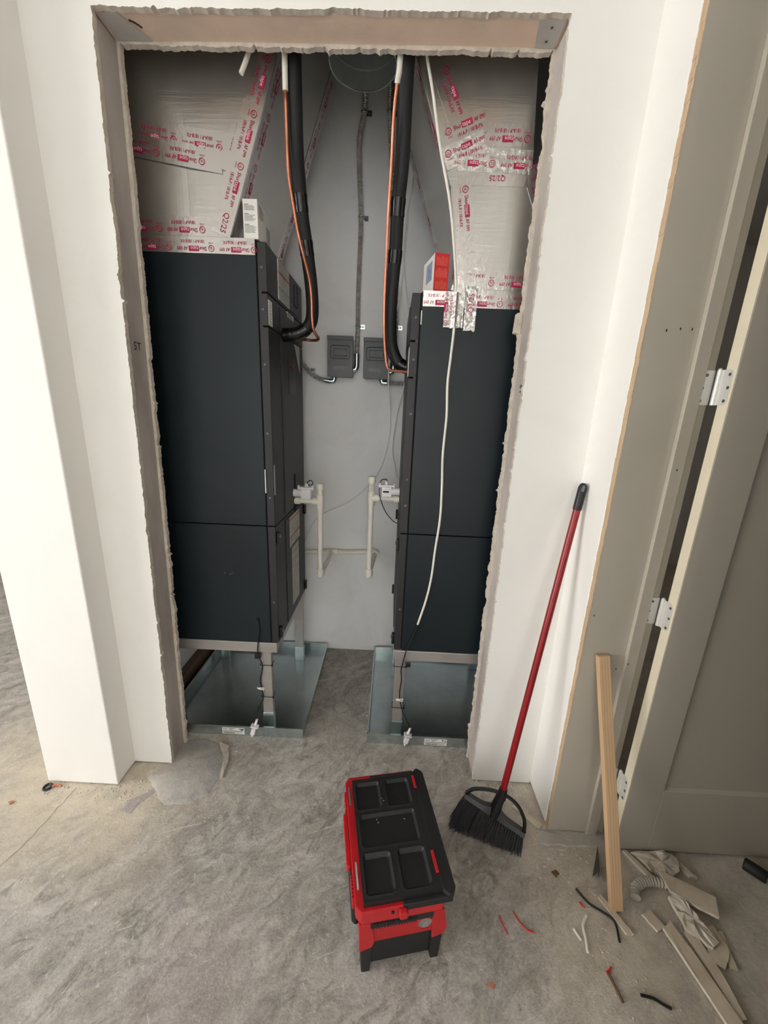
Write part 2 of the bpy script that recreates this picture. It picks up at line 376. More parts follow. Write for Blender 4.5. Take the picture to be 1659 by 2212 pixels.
def ragged(y0, y1, amp, seed, shrink):
    """a drywall layer with a torn opening; paper faces (slot 0) and the torn core (slot 1)"""
    mb = MB(); XA, XB = -1.05, 0.642; n = 420
    jl, jr, jt = jag(n, amp, seed), jag(n, amp, seed+1), jag(220, amp, seed+2)
    for side in (0, 1):
        jj = jl if side == 0 else jr; vs = []; xo = XA if side == 0 else XB
        for i in range(n+1):
            t = i/n
            if side == 0: x = XL0+(XL1-XL0)*t+jj[i]+shrink; z = ZTL*t
            else: x = XR0+(XR1-XR0)*t-jj[i]-shrink; z = ZTR*t
            z = max(z, 0.006+0.004*noise.noise(V(x*9, side, seed)))
            vs += [V(xo, y0, z), V(x, y0, z), V(xo, y1, z), V(x, y1, z)]
        vs += [V(xo, y0, ZC), V(vs[-3].x, y0, ZC), V(xo, y1, ZC), V(vs[-3].x, y1, ZC)]
        fr, ed = [], []
        for i in range(n+1):
            a, b = i*4, i*4+4
            fr += [(a, a+1, b+1, b), (a+2, b+2, b+3, a+3)]
            ed.append((a+1, a+3, b+3, b+1))
        o = len(mb.v); mb.add(vs, fr, 0); mb.f += [tuple(k+o for k in f) for f in ed]; mb.mi += [1]*len(ed)
        mb.f.append((o, o+2, o+3, o+1)); mb.mi.append(1)
    vs = []; m = 220
    for i in range(m+1):
        t = i/m; x = (XL1+shrink)+(XR1-XL1-2*shrink)*t; z = ZTL+(ZTR-ZTL)*t+(jt[i]-shrink)*(1 if 0 < i < m else 0)
        vs += [V(x, y0, ZC), V(x, y0, z), V(x, y1, ZC), V(x, y1, z)]
    fr, ed = [], []
    for i in range(m):
        a, b = i*4, i*4+4; fr += [(a, a+1, b+1, b), (a+2, b+2, b+3, a+3)]; ed.append((a+1, a+3, b+3, b+1))
    o = len(mb.v); mb.add(vs, fr, 0); mb.f += [tuple(k+o for k in f) for f in ed]; mb.mi += [1]*len(ed)
    return mb
WF = struct('wall_front', ragged(1.297, 1.314, 0.0042, 3, 0.0), ['wall', 'gyp'], fix=True, smooth=True)
part('rear_drywall', ragged(1.401, 1.418, 0.0052, 11, 0.006), ['gyp', 'gyp'], WF, smooth=True)
mb = MB(); mb.add([V(x, y, z) for y in (1.3145, 1.4005) for x, z in ((XL1-0.006, ZTL+0.004), (XR1+0.006, ZTR+0.004), (XR1+0.006, ZC), (XL1-0.006, ZC))],
       [(0, 1, 2, 3), (7, 6, 5, 4), (0, 4, 5, 1), (1, 5, 6, 2), (2, 6, 7, 3), (3, 7, 4, 0)])
part('header_board', mb, 'header', WF)
for x0, x1, s, zt in ((XL0, XL1, -1, ZTL), (XR0, XR1, 1, ZTR)):
    mb = MB(); e = 0.004*s
    mb.add([V(x, y, z) for y in (1.3145, 1.4005) for x, z in ((x0+e, 0.0), (x1+e, zt), (x1+s*0.05, zt), (x0+s*0.05, 0.0))],
           [(0, 1, 2, 3), (7, 6, 5, 4), (0, 4, 5, 1), (1, 5, 6, 2), (2, 6, 7, 3), (3, 7, 4, 0)])
    part('jamb_stud', mb, 'stud', WF)
# steel corner plates under the header
mb = MB(); mb.add([V(XL1+0.004, 1.316, ZTL+0.002), V(XL1+0.055, 1.316, ZTL+0.002), V(XL1+0.105, 1.399, ZTL+0.002), V(XL1+0.004, 1.399, ZTL+0.002),
                   V(XL1+0.004, 1.316, ZTL+0.0035), V(XL1+0.055, 1.316, ZTL+0.0035), V(XL1+0.105, 1.399, ZTL+0.0035), V(XL1+0.004, 1.399, ZTL+0.0035)],
       [(0, 1, 2, 3), (7, 6, 5, 4), (0, 4, 5, 1), (1, 5, 6, 2), (2, 6, 7, 3), (3, 7, 4, 0)])
part('corner_plate', mb, 'plate', WF)
mb = MB(); mb.add([V(XR1-0.004, 1.316, ZTR+0.001), V(XR1-0.075, 1.316, ZTR+0.001), V(XR1-0.06, 1.399, ZTR+0.001), V(XR1-0.004, 1.399, ZTR+0.001),
                   V(XR1-0.004, 1.316, ZTR+0.0030), V(XR1-0.075, 1.316, ZTR+0.003), V(XR1-0.06, 1.399, ZTR+0.003), V(XR1-0.004, 1.399, ZTR+0.003)],
       [(0, 1, 2, 3), (7, 6, 5, 4), (0, 4, 5, 1), (1, 5, 6, 2), (2, 6, 7, 3), (3, 7, 4, 0)])
cp = part('corner_plate', mb, 'plate', WF)
for yy in (1.338, 1.378): screw(cp, (XR1-0.035, yy, ZTR+0.001), (0, 0, -1), 0.004)
mb = MB(); mb.add([V(x, y, z) for y in (1.398, 1.421) for x, z in ((0.386, 1.765), (0.408, 1.76), (0.408, 1.83), (0.389, 1.825))], [(0, 1, 2, 3), (7, 6, 5, 4), (0, 4, 5, 1), (1, 5, 6, 2), (2, 6, 7, 3), (3, 7, 4, 0)]); part('plaster_chip', mb, 'crumb', WF, bevel=0.002)
# pencil and marker writing on the framing
def xstud(z, side): t = z/ZTL; return (XL0+(XL1-XL0)*t-0.004) if side < 0 else (XR0+(XR1-XR0)*t+0.004)
mb = MB(); add_text(mb, '5T', 0, 0, 0.036, M=frame((xstud(1.66, -1)+0.0012, 1.335, 1.66), (0, 1, 0), (0.015, 0, 1))); part('ink_mark', mb, 'ink', WF)
mb = MB(); add_text(mb, '5T', 0, 0, 0.03, M=frame((xstud(1.575, 1)-0.0012, 1.345, 1.60), (0, 0, -1), (0, -1, 0))); part('ink_mark', mb, 'ink', WF)
mb = MB(); mb.tube(spline([(XL1+0.075, 1.338, ZTL+0.0035), (XL1+0.085, 1.345, ZTL+0.0035), (XL1+0.092, 1.352, ZTL+0.0035), (XL1+0.098, 1.36, ZTL+0.0035)], 4), 0.0022, 5); part('ink_mark', mb, 'ink', WF)
# left wall end (pilaster) standing proud of the closet wall
mb = MB(); mb.box(-1.325, -1.04, 1.19, 1.42, 0.004, ZC); struct('wall_end_left', mb, 'wall', bevel=0.004)
# closet shell
mb = MB(); mb.box(-1.2, 0.8, 2.165, 2.28, 0.006, ZC); WB = struct('wall_closet_back', mb, 'backwall')
mb = MB(); mb.box(-1.2, -1.10, 1.42, 2.165, 0.0, ZC); struct('wall_closet_left', mb, 'backwall')
mb = MB(); mb.box(0.68, 0.8, 1.42, 2.165, 0.0, ZC); struct('wall_closet_right', mb, 'backwall')
mb = MB(); mb.box(-1.098, -1.06, 1.43, 2.16, 0.0, 0.09); struct('baseboard_closet_left', mb, 'darkwood')
# right wall with the doorway
mb = MB(); mb.box(0.642, 0.842, 1.1295, 1.419, 0.014, ZC); struct('wall_right_return', mb, 'wall', bevel=0.002)
mb = MB(); mb.box(0.642, 0.842, -3.5, 0.33, 0, ZC).box(0.642, 0.842, 0.33, 1.13, 2.46, ZC); struct('wall_right', mb, 'wall')  # unseen near edge drawn in to block rear light from the open door
# other walls of the room, with the two window openings the daylight enters by and an added one for the closet fill
def win_wall(name, axis, c0, c1, wins):
    """wall slab from c0 to c1 along axis with openings (a,b,z0,z1)"""
    mb = MB(); cuts = sorted(wins); prev = c0
    def bxx(a, b, z0, z1):
        if axis == 'x': mb.box(a, b, -3.62, -3.5, z0, z1)
        else: mb.box(-4.62, -4.5, a, b, z0, z1)
    for a, b, z0, z1 in cuts:
        bxx(prev, a, 0, ZC); bxx(a, b, 0, z0); bxx(a, b, z1, ZC); prev = b
    bxx(prev, c1, 0, ZC); return struct(name, mb, 'wall')
win_wall('wall_rear', 'x', -4.5, 3.2, [(-3.75, -1.15, 0.42, 2.82), (-0.7, 0.5, 0.42, 2.82)])  # second opening made up for the added closet fill
win_wall('wall_left', 'y', -3.5, 4.0, [(-1.75, 0.95, 0.45, 2.75)])
mb = MB(); mb.box(-4.5, 3.2, 4.0, 4.1, 0, ZC); struct('wall_far', mb, 'wall')
mb = MB(); mb.box(3.2, 3.3, -3.5, 4.0, 0, ZC); struct('wall_far_right', mb, 'wall')
k = 1
for axis, a, b, z0, z1 in (('x', -3.75, -1.15, 0.42, 2.82), ('x', -0.7, 0.5, 0.42, 2.82), ('y', -1.75, 0.95, 0.45, 2.75)):  # the second frames the made-up opening of the closet fill
    mb = MB()
    for p, q, s, t in ((a, b, z0, z0+0.05), (a, b, z1-0.05, z1), (a, a+0.05, z0, z1), (b-0.05, b, z0, z1), ((a+b)/2-0.02, (a+b)/2+0.02, z0, z1)):
        if axis == 'x': mb.box(p, q, -3.6, -3.54, s, t)
        else: mb.box(-4.6, -4.54, p, q, s, t)
    struct('window_%d' % k, mb, 'glass', bevel=0); k += 1
# door jamb (far side of the doorway), stop and raw wood edge
mb = MB(); mb.box(0.646, 0.849, 1.11, 1.129, 0.0, 2.46); JT = struct('trim_1', mb, 'greige', bevel=0.001)
mb = MB(); mb.box(0.783, 0.819, 1.0955, 1.1098, 0.0, 2.46); part('door_stop', mb, 'greige', JT, bevel=0.002)
mb = MB()
for i in range(120):
    z0, z1 = i*2.46/120, (i+1)*2.46/120; xx = 0.6445+random.uniform(-0.0012, 0.0006)
    mb.box(xx, 0.6459, 1.1095, 1.129+random.uniform(0, 0.003), z0, z1)
part('raw_edge', mb, 'rawwood', JT)
for p in ((0.70, 1.73), (0.735, 1.735), (0.765, 1.735), (0.66, 0.9), (0.80, 1.37), (0.79, 0.74), (0.765, 0.71)):
    mb = MB(); yy = 1.0952 if 0.783 < p[0] < 0.819 else 1.1097
    mb.box(p[0]-0.0016, p[0]+0.0016, yy-0.0003, yy, p[1]-0.003, p[1]+0.003); part('nail_hole', mb, 'ink', JT)
# door
DX0, DX1, DY0, DY1, DZ0, DZ1 = 0.858, 1.64, 1.05, 1.085, 0.014, 2.43
D = thing('door_1', 'greige panel door standing open beyond the jamb', 'door', (DX0, DY1, 0)); D['kind'] = 'structure'
def dbox(name, a, b, z0, z1, y0=DY0, m='greige', bev=0.0015):
    mb = MB(); mb.box(a, b, y0, DY1 - (0.0 if y0 == DY0 else 0.012), z0, z1); return part(name, mb, m, D, bevel=bev)
dbox('stile', DX0+0.002, DX0+0.118, DZ0, DZ1); dbox('stile', DX1-0.118, DX1, DZ0, DZ1)
dbox('bottom_rail', DX0+0.118, DX1-0.118, DZ0, 0.282); dbox('top_rail', DX0+0.118, DX1-0.118, DZ1-0.12, DZ1)
mb = MB(); x0, x1, z0, z1 = DX0+0.118, DX1-0.118, 0.282, DZ1-0.12; e = 0.010
mb.add([V(x0, DY0, z0), V(x1, DY0, z0), V(x1, DY0, z1), V(x0, DY0, z1), V(x0+e, DY0+0.009, z0+e), V(x1-e, DY0+0.009, z0+e), V(x1-e, DY0+0.009, z1-e), V(x0+e, DY0+0.009, z1-e),
        V(x0, DY1, z0), V(x1, DY1, z0), V(x1, DY1, z1), V(x0, DY1, z1)],
       [(0, 1, 5, 4), (1, 2, 6, 5), (2, 3, 7, 6), (3, 0, 4, 7), (4, 5, 6, 7), (8, 11, 10, 9), (0, 8, 9, 1), (1, 9, 10, 2), (2, 10, 11, 3), (3, 11, 8, 0)])
part('panel', mb, 'greige', D)
mb = MB(); mb.box(DX0, DX0+0.002, DY0+0.0005, DY1-0.0005, DZ0, DZ1); part('hinge_edge', mb, 'dooredge', D)
def hinge(zc):
    h = 0.0445; kx, ky = 0.8545, 1.0985
    mb = MB(); mb.cyl((kx, ky, zc-h), (kx, ky, zc+h), 0.0062, n=14)
    for q in range(1, 5): mb.cyl((kx, ky, zc-h+q*2*h/5-0.0006), (kx, ky, zc-h+q*2*h/5+0.0006), 0.0066, n=14)
    mb.ball((kx, ky, zc+h), 0.006, 10); H = part('hinge', mb, 'hinge', D, smooth=True)
    mb = MB(); pl = rrect(0.046, 2*h, 0.015, 5); pl = [(x if x < 0 else (0.023), y) for x, y in pl]
    poly = [(-0.023+0.0, 0)]*0+[q for q in rrect(0.036, 2*h, 0.014, 5) if q[0] < 0]+[(0.018, -h), (0.018, h)]
    poly = sorted([q for q in poly if q[0] < 0], key=lambda q: q[1])+[(0.018, h), (0.018, -h)]
    mb.prism(poly, frame((0.832, 1.1096, zc), (1, 0, 0), (0, 0, 1)), 0.0018); part('leaf', mb, 'hinge', H)
    mb = MB(); mb.prism([(-x, y) for x, y in poly], frame((DX0-0.0002, 1.0755, zc), (0, -1, 0), (0, 0, 1)), 0.0018)
    part('leaf', mb, 'hinge', H)
    for dx, dz in ((0.826, 0.032), (0.821, -0.001), (0.822, -0.034)):
        mb = MB(); mb.cyl((dx+0.004, 1.1078, zc+dz), (dx+0.004, 1.1068, zc+dz), 0.0042, n=10); part('screw', mb, 'scr', H)
    for dy, dz in ((1.066, 0.032), (1.063, -0.001), (1.066, -0.034)):
        mb = MB(); mb.cyl((DX0-0.0018, dy, zc+dz), (DX0-0.0030, dy, zc+dz), 0.0042, n=10); part('screw', mb, 'scr', H)
for zc in (1.592, 0.927, 0.262): hinge(zc)
# floor build-up: smooth patch of cement, levelling strip under the jamb, spill of compound
def blob(name, poly, h, m, parent, seed=1, sub=5, inset=0.92, label=None):
    P = []
    for (a, b), (c, d) in zip(poly, poly[1:]+poly[:1]):
        for i in range(sub):
            t = i/sub; q = V(a+(c-a)*t, b+(d-b)*t, 0); q += V(noise.noise(q*31+V(seed, 0, 0)), noise.noise(q*31+V(0, seed, 5)), 0)*0.008; P.append(q)
    c = sum(P, V(0, 0, 0))/len(P); n = len(P); mb = MB()
    vs = [q+V(0, 0, 0.0002) for q in P]+[c+(q-c)*inset+V(0, 0, h*(0.8+0.4*noise.noise(q*23))) for q in P]+[c+V(0, 0, h)]
    mb.add(vs, [(i, (i+1) % n, n+(i+1) % n, n+i) for i in range(n)]+[(n+i, n+(i+1) % n, 2*n) for i in range(n)])
    return part(name, mb, m, parent, smooth=True, label=label)
blob('cement_patch', [(-0.888, 1.425), (-0.79, 1.43), (-0.731, 1.412), (-0.679, 1.341), (-0.651, 1.261), (-0.668, 1.172), (-0.728, 1.131), (-0.815, 1.123), (-0.892, 1.185), (-0.95, 1.231), (-0.90, 1.299)], 0.006, 'patchfloor', FLOOR, 4)
blob('leveling_strip', [(0.60, 1.058), (0.72, 1.056), (0.845, 1.058), (0.85, 1.108), (0.70, 1.1085), (0.60, 1.1085)], 0.006, 'patchfloor', FLOOR, 9)
blob('compound_spill', [(-0.735, 1.42), (-0.70, 1.38), (-0.665, 1.32), (-0.655, 1.24), (-0.642, 1.25), (-0.648, 1.33), (-0.68, 1.40)], 0.012, 'crumb', FLOOR, 2)
blob('paint_stain', [(-0.965, 1.13), (-0.93, 1.15), (-0.89, 1.19), (-0.875, 1.17), (-0.91, 1.12), (-0.925, 1.085), (-0.96, 1.09)], 0.0008, 'stain', FLOOR, 6, 8)
mb = MB(); cr = spline([(-1.25, 0.84, 0), (-1.23, 0.898, 0), (-1.21, 0.977, 0), (-1.203, 1.079, 0), (-1.198, 1.16, 0)], 10)
mb.tube([p+V(noise.noise(p*40)*0.006, 0, 0.0) for p in cr], 0.0022, 5); part('floor_seam', mb, 'crumb', FLOOR)
mb = MB(); rnd = random.Random(5)
def crumbs(x0, x1, y0, y1, n, r0, r1):
    for i in range(n):
        x, y, r = rnd.uniform(x0, x1), rnd.uniform(y0, y1), rnd.uniform(r0, r1)*rnd.choice((0.5, 0.7, 1))
        a = rnd.uniform(0, 6); M = Matrix.Translation((x, y, 0)) @ Matrix.Rotation(a, 4, 'Z')
        mb.add([M @ V(-r*rnd.uniform(0.6, 2), 0, 0), M @ V(0, -r, 0), M @ V(r*rnd.uniform(0.6, 1.6), 0, 0), M @ V(0, r*0.8, 0), M @ V(0, 0, r*0.7)], [(0, 1, 4), (1, 2, 4), (2, 3, 4), (3, 0, 4)])
crumbs(-1.32, -0.90, 1.13, 1.19, 150, 0.002, 0.006); crumbs(-1.03, -0.88, 1.20, 1.295, 90, 0.002, 0.006); crumbs(0.40, 0.64, 1.20, 1.297, 130, 0.002, 0.007)
crumbs(0.56, 0.86, 0.98, 1.12, 130, 0.002, 0.008); crumbs(0.58, 1.0, 0.62, 0.98, 420, 0.001, 0.004); crumbs(-1.2, 0.5, 0.5, 1.2, 160, 0.001, 0.003)
crumbs(-0.34, -0.08, 1.5, 2.15, 60, 0.001, 0.004); crumbs(-0.69, -0.63, 1.2, 1.42, 60, 0.002, 0.006); crumbs(-0.68, -0.56, 1.07, 1.18, 70, 0.0015, 0.004); crumbs(-0.85, -0.68, 1.10, 1.14, 40, 0.0015, 0.004)
tag(part('plaster_crumbs', mb, 'crumb'), 'chalky plaster crumbs and dust scattered over the concrete floor', 'debris', kind='stuff')
# ------------------------------------------------------------------ printed foil tape
def build_print():
    mb = MB()
    x = add_text(mb, 'Shur', 0.0, 0.006, 0.0175, 0, width=0.027)
    mb.add([V(x+0.0005, 0.0035, 0), V(x+0.036, 0.0035, 0), V(x+0.036, 0.020, 0), V(x+0.0005, 0.020, 0)], [(0, 1, 2, 3)], 0)
    x2 = add_text(mb, 'tape', x+0.002, 0.006, 0.0175, 1, 0.0003, width=0.027)
    add_text(mb, 'AF 099', x+0.041, 0.006, 0.016, 0, width=0.036)
    add_text(mb, '181A-P / 181B-FX', 0.006, -0.0155, 0.015, 0, width=0.084)
    c = V(-0.017, 0.010, 0); n = 18; ring = [c+V(math.cos(2*PI*i/n), math.sin(2*PI*i/n), 0)*r for r in (0.0085, 0.0104) for i in range(n)]
    mb.add(ring, [(i, (i+1) % n, n+(i+1) % n, n+i) for i in range(n)], 0)
    add_text(mb, 'UL', c.x-0.0052, c.y-0.0045, 0.012, 0, width=0.0105)
    add_text(mb, 'LISTED', -0.025, -0.0085, 0.006, 0, width=0.017)
    return mb.mesh('tape_lettering', ['red', 'pwhite'], fix=False)
PRINT = build_print(); PERIOD = 0.150
mbq = MB(); add_text(mbq, 'Q2/25', 0, 0, 0.026, width=0.062); QPRINT = mbq.mesh('tape_date', 'red', fix=False)
def tape(parent, p0, p1, nrm, width=0.064, flip=False, start=0.03, m='tape', off=0.0012, count=9, scale=1.0, date=None, seed=0, vshift=0.0):
    p0, p1, nrm = Vector(p0), Vector(p1), Vector(nrm).normalized()
    d = (p1-p0); L = d.length; d.normalize(); up = nrm.cross(d).normalized()
    mb = MB(); nu, nv = max(4, int(L/0.012)), 6; vs = []
    for i in range(nu+1):
        for j in range(nv+1):
            e = 0.0016 if i in (0, nu) else 0.0
            q = p0+d*(L*i/nu)+up*(width*(j/nv-0.5))
            q = q+d*(noise.noise(V(j*0.9, seed, i))*e)+nrm*(off+0.0005*noise.noise(q*55+V(seed, 0, 0)))
            vs.append(q)
    W = nv+1; fs = [(i*W+j, (i+1)*W+j, (i+1)*W+j+1, i*W+j+1) for i in range(nu) for j in range(nv)]
    N = len(vs); back = [q-nrm*(off*0.8) for q in vs]
    bd = [i*W for i in range(nu+1)]+[nu*W+j for j in range(1, W)]+[i*W+nv for i in range(nu-1, -1, -1)]+[j for j in range(nv-1, 0, -1)]
    mb.add(vs+back, fs+[(a, b, b+N, a+N) for a, b in zip(bd, bd[1:]+bd[:1])])
    T = part('foil_tape', mb, m, parent, smooth=True, fix=True)
    lx = -d if flip else d; ly = nrm.cross(lx); s = start; k = 0
    while s+0.11*scale < L+0.02 and k < count:
        q = (p1-d*s) if flip else (p0+d*s)
        link('lettering', PRINT, T, frame(q+nrm*(off+0.0011)+ly*vshift, lx, ly) @ Matrix.Scale(scale, 4)); s += PERIOD*scale; k += 1
    if date is not None:
        q = (p1-d*date) if flip else (p0+d*date); link('lettering', QPRINT, T, frame(q+nrm*(off+0.0011)-ly*0.004, lx, ly) @ Matrix.Scale(scale, 4))
    return T

# ------------------------------------------------------------------ drain pans
def drain_pan(label, x0, x1, y0, y1, lab_x, seed):
    t = thing('drain_pan', label, 'drain pan', ((x0+x1)/2, (y0+y1)/2, 0), group='drain pans under the air handlers')
    mb = MB(); mb.box(x0, x1, y0, y1, 0.001, 0.003); part('tray', mb, 'galv', t)
    for nm, a in (('front_lip', (x0, x1, y0, y0+0.002)), ('rear_lip', (x0, x1, y1-0.002, y1)), ('side_lip', (x0, x0+0.002, y0+0.002, y1-0.002)), ('side_lip', (x1-0.002, x1, y0+0.002, y1-0.002))):
        mb = MB(); mb.box(*a, 0.003, 0.052)
        # folded hem on the rim
        if a[1]-a[0] > 0.1: mb.box(a[0], a[1], a[2]-0.001, a[3]+0.005, 0.050, 0.053)
        else: mb.box(a[0]-0.001, a[1]+0.005, a[2], a[3], 0.050, 0.053)
        part(nm, mb, 'galv', t)
    mb = MB(); mb.box(lab_x, lab_x+0.104, y0-0.0022, y0-0.0012, 0.008, 0.043); S = part('label_sticker', mb, 'card', t, label='white barcode label')
    mb = MB(); yy = y0-0.0024; r = random.Random(seed); x = lab_x+0.006
    while x < lab_x+0.062:
        ww = r.choice((0.0007, 0.0012, 0.002)); mb.box(x, x+ww, yy, yy+0.0002, 0.010, 0.019); x += ww+r.choice((0.0008, 0.0014))
    for zz, a, b in ((0.0395, 0.03, 0.06), (0.0355, 0.004, 0.024), (0.032, 0.034, 0.05)): mb.box(lab_x+a, lab_x+b, yy, yy+0.0002, zz-0.0012, zz+0.0012)
    for i in range(18): mb.box(lab_x+0.004+i*0.0053, lab_x+0.0078+i*0.0053, yy, yy+0.0002, 0.0225, 0.0262)
    for i in range(8):
        for j in range(5):
            if r.random() < 0.6: mb.box(lab_x+0.080+i*0.0026, lab_x+0.0826+i*0.0026, yy, yy+0.0002, 0.030+j*0.0022, 0.0322+j*0.0022)
    for i in range(3): mb.box(lab_x+0.066, lab_x+0.095, yy, yy+0.0002, 0.011+i*0.003, 0.0118+i*0.003)
    part('print', mb, 'ink', S); return t
drain_pan('galvanized drain pan under the left air handler', -1.02, -0.357, 1.4625, 2.142, -0.735, 1)
drain_pan('galvanized drain pan under the right air handler', -0.058, 0.600, 1.4585, 2.135, 0.208, 2)
# ------------------------------------------------------------------ stands
def stand(label, x0, x1, y0, y1, ztop, legs):
    t = thing('equipment_stand', label, 'stand', ((x0+x1)/2, (y0+y1)/2, 0), group='metal stands carrying the air handlers')
    zr = ztop-0.05
    for nm, a in (('front_rail', (x0, x1, y0, y0+0.028)), ('rear_rail', (x0, x1, y1-0.028, y1)), ('side_rail', (x0, x0+0.028, y0+0.0285, y1-0.0285)), ('side_rail', (x1-0.028, x1, y0+0.0285, y1-0.0285))):
        mb = MB(); mb.box(*a, zr, ztop-0.0005); part(nm, mb, 'stand', t, bevel=0.002)
    for a, b, c, d in legs:
        mb = MB(); mb.box(a, b, c, d, 0.095, zr-0.0005); L = part('leg', mb, 'stand', t, bevel=0.002)
        mb = MB(); mb.box(a-0.002, b+0.002, c-0.002, d+0.002, 0.0035, 0.098); part('foot_sleeve', mb, 'galv', L, bevel=0.002)
    return t
stand('pale metal stand below the left air handler', -0.99, -0.476, 1.500, 2.055, 0.476, [(-0.553, -0.506, 1.506, 1.53), (-0.534, -0.484, 2.028, 2.053), (-0.985, -0.938, 1.506, 1.53), (-0.985, -0.938, 2.028, 2.053)])
stand('pale metal stand below the right air handler', 0.045, 0.575, 1.497, 2.05, 0.472, [(0.056, 0.101, 1.5025, 1.527), (0.056, 0.101, 2.023, 2.047), (0.52, 0.567, 1.5025, 1.527), (0.52, 0.567, 2.023, 2.047)])
# ------------------------------------------------------------------ air handlers
def air_handler(label, s, xf, xc, xb, y0, y1, zb, zt, zs, s1, s2, detail):
    """s=+1: door face looks to +x. xf door face, xc cabinet edge, xb cabinet rear edge; zs lower seam, s1/s2 upper panel seams"""
    t = thing('air_handler', label, 'air handler', ((xf+xb)/2, (y0+y1)/2, zb))
    lo, hi = min(xc, xb), max(xc, xb)
    mb = MB(); mb.box(lo, hi, y0, y1, zs+0.002, zt); part('upper_cabinet', mb, 'slate', t, bevel=0.003)
    mb = MB(); mb.box(lo, hi, y0, y1, zb, zs-0.001); part('lower_cabinet', mb, 'slate', t, bevel=0.003)
    g0, g1 = sorted((xc, xc+s*0.004)); mb = MB(); mb.box(g0, g1, y0+0.006, y1-0.004, zb+0.004, zt-0.004); part('gasket', mb, 'gap', t)
    p0, p1 = sorted((xc+s*0.004, xf)); st = 0.010
    def panel(nm, z0, z1, step=0):
        mb = MB(); mb.box(p0, p1, y0+0.002, y1, z0+0.002, z1-0.002)
        if step:   # flange tongue overlapping the panel below, next to the cabinet
            q0, q1 = sorted((xc+s*0.004, xc+s*0.016)); mb.box(q0, q1, y0+0.001, y0+0.02, z0-0.012, z0+0.01)
        return part(nm, mb, 'charcoal', t, bevel=0.0025)
    A = panel('top_panel', s1, zt-0.004, 1); B = panel('pipe_panel', s2, s1, 1); C = panel('coil_panel', zs, s2); Dn = panel('blower_panel', zb+0.002, zs)
    # raised field on each panel
    def face(nm, parent, ya, yb, za, zb_, th=0.003, m='charcoal', bev=0.001, lab=None):
        a, b = sorted((xf-s*0.0005, xf+s*th)); mb = MB(); mb.box(a, b, ya, yb, za, zb_); return part(nm, mb, m, parent, bevel=bev, label=lab)
    for pn, za, zz in ((A, s1+0.012, zt-0.018), (B, s2+0.01, s1-0.01), (C, zs+0.016, s2-0.012), (Dn, zb+0.02, zs-0.014)):
        face('raised_field', pn, y0+0.15, y1-0.075, za, zz)
    yf = y0+0.001
    for z in (zt-0.085, (s1+s2)/2, s2-0.13, s2-0.38, zs+0.12, zb+0.2):
        screw(t, (xc+s*0.018, yf, z), (0, -1, 0), 0.0055, m='boxgrey')
    for z in (zs-0.055, zb+0.045):
        mb = MB(); a, b = sorted((xf, xf+s*0.012)); mb.box(a, b, y0+0.012, y0+0.034, z-0.026, z+0.026); Lt = part('latch', mb, 'black', t, bevel=0.004)
        mb = MB(); mb.cyl((xf+s*0.012, y0+0.023, z+0.008), (xf+s*0.016, y0+0.023, z+0.008), 0.008, n=12); part('knob', mb, 'boxgrey', Lt)
        mb = MB(); a, b = sorted((xf, xf+s*0.012)); mb.box(a, b, y1-0.03, y1-0.01, z-0.026, z+0.026); part('latch', mb, 'black', t, bevel=0.004)
    # drain access slot
    mb = MB(); pl = rrect(0.03, 0.19, 0.014, 4); mb.prism(pl, frame((xf+s*0.0032, 1.82, 1.095), (0, s, 0), (0, 0, 1)), 0.001); part('drain_slot', mb, 'gap', t)
    def sticker(nm, parent, ya, yb, za, zb_, m='label', lines=8, band=None, lab=None, lift=0.0036):
        S = face(nm, parent, ya, yb, za, zb_, lift, m, 0, lab); mb = MB(); r = random.Random(int(za*1000)); x0 = xf+s*(lift+0.0001); x1 = xf+s*(lift+0.0004); x0, x1 = sorted((x0, x1))
        for i in range(lines):
            z = za+(i+0.6)*(zb_-za)/(lines+0.4); mb.box(x0, x1, ya+0.008, ya+0.008+(yb-ya-0.016)*r.uniform(0.55, 1), z-0.0011, z+0.0011)
        part('print', mb, 'cardgrey' if m != 'card' else 'scr', S)
        if band:
            for bz, mm in band:
                mb = MB(); mb.box(x0, x1, ya+0.002, yb-0.002, bz-0.0045, bz+0.0045); part('print', mb, mm, S)
        return S
    if detail:
        sticker('wiring_label', A, 1.634, 1.793, s1+0.012, zt-0.012, lines=13, band=[(zt-0.055, 'orange'), (s1+0.055, 'blue')])
        sticker('data_label', B, y0+0.006, y0+0.05, s2+0.006, s1-0.02, m='card', lines=9, lift=0.001)
        sticker('data_label', B, 1.75, 1.856, s2+0.085, s1-0.004, m='card', lines=5)
        mb = MB(); pl = rrect(0.12, 0.155, 0.012, 4); mb.prism(pl, frame((xf+s*0.0032, 1.815, s2-0.145), (0, s, 0), (0, 0, 1)), 0.002); Bg = part('badge_plate', mb, 'black', C, smooth=False)
        mb = MB(); mb.tube(spline([(xf+s*0.006, 1.775, s2-0.10), (xf+s*0.006, 1.80, s2-0.085), (xf+s*0.006, 1.81, s2-0.11), (xf+s*0.006, 1.835, s2-0.095), (xf+s*0.006, 1.85, s2-0.12)], 5), 0.004, 6); part('emblem', mb, 'emblem', Bg, label='faint red swash emblem')
        mb = MB(); mb.add([V(xf+s*0.0008, 1.86, s2-0.004), V(xf+s*0.0008, 1.955, s2-0.004), V(xf+s*0.0008, 1.955, s2-0.12), V(xf+s*0.004, 1.86, s2-0.004), V(xf+s*0.004, 1.955, s2-0.004), V(xf+s*0.004, 1.955, s2-0.12)], [(0, 1, 2), (5, 4, 3), (0, 3, 4, 1), (1, 4, 5, 2), (2, 5, 3, 0)])
        part('leaflet_corner', mb, 'label', C)
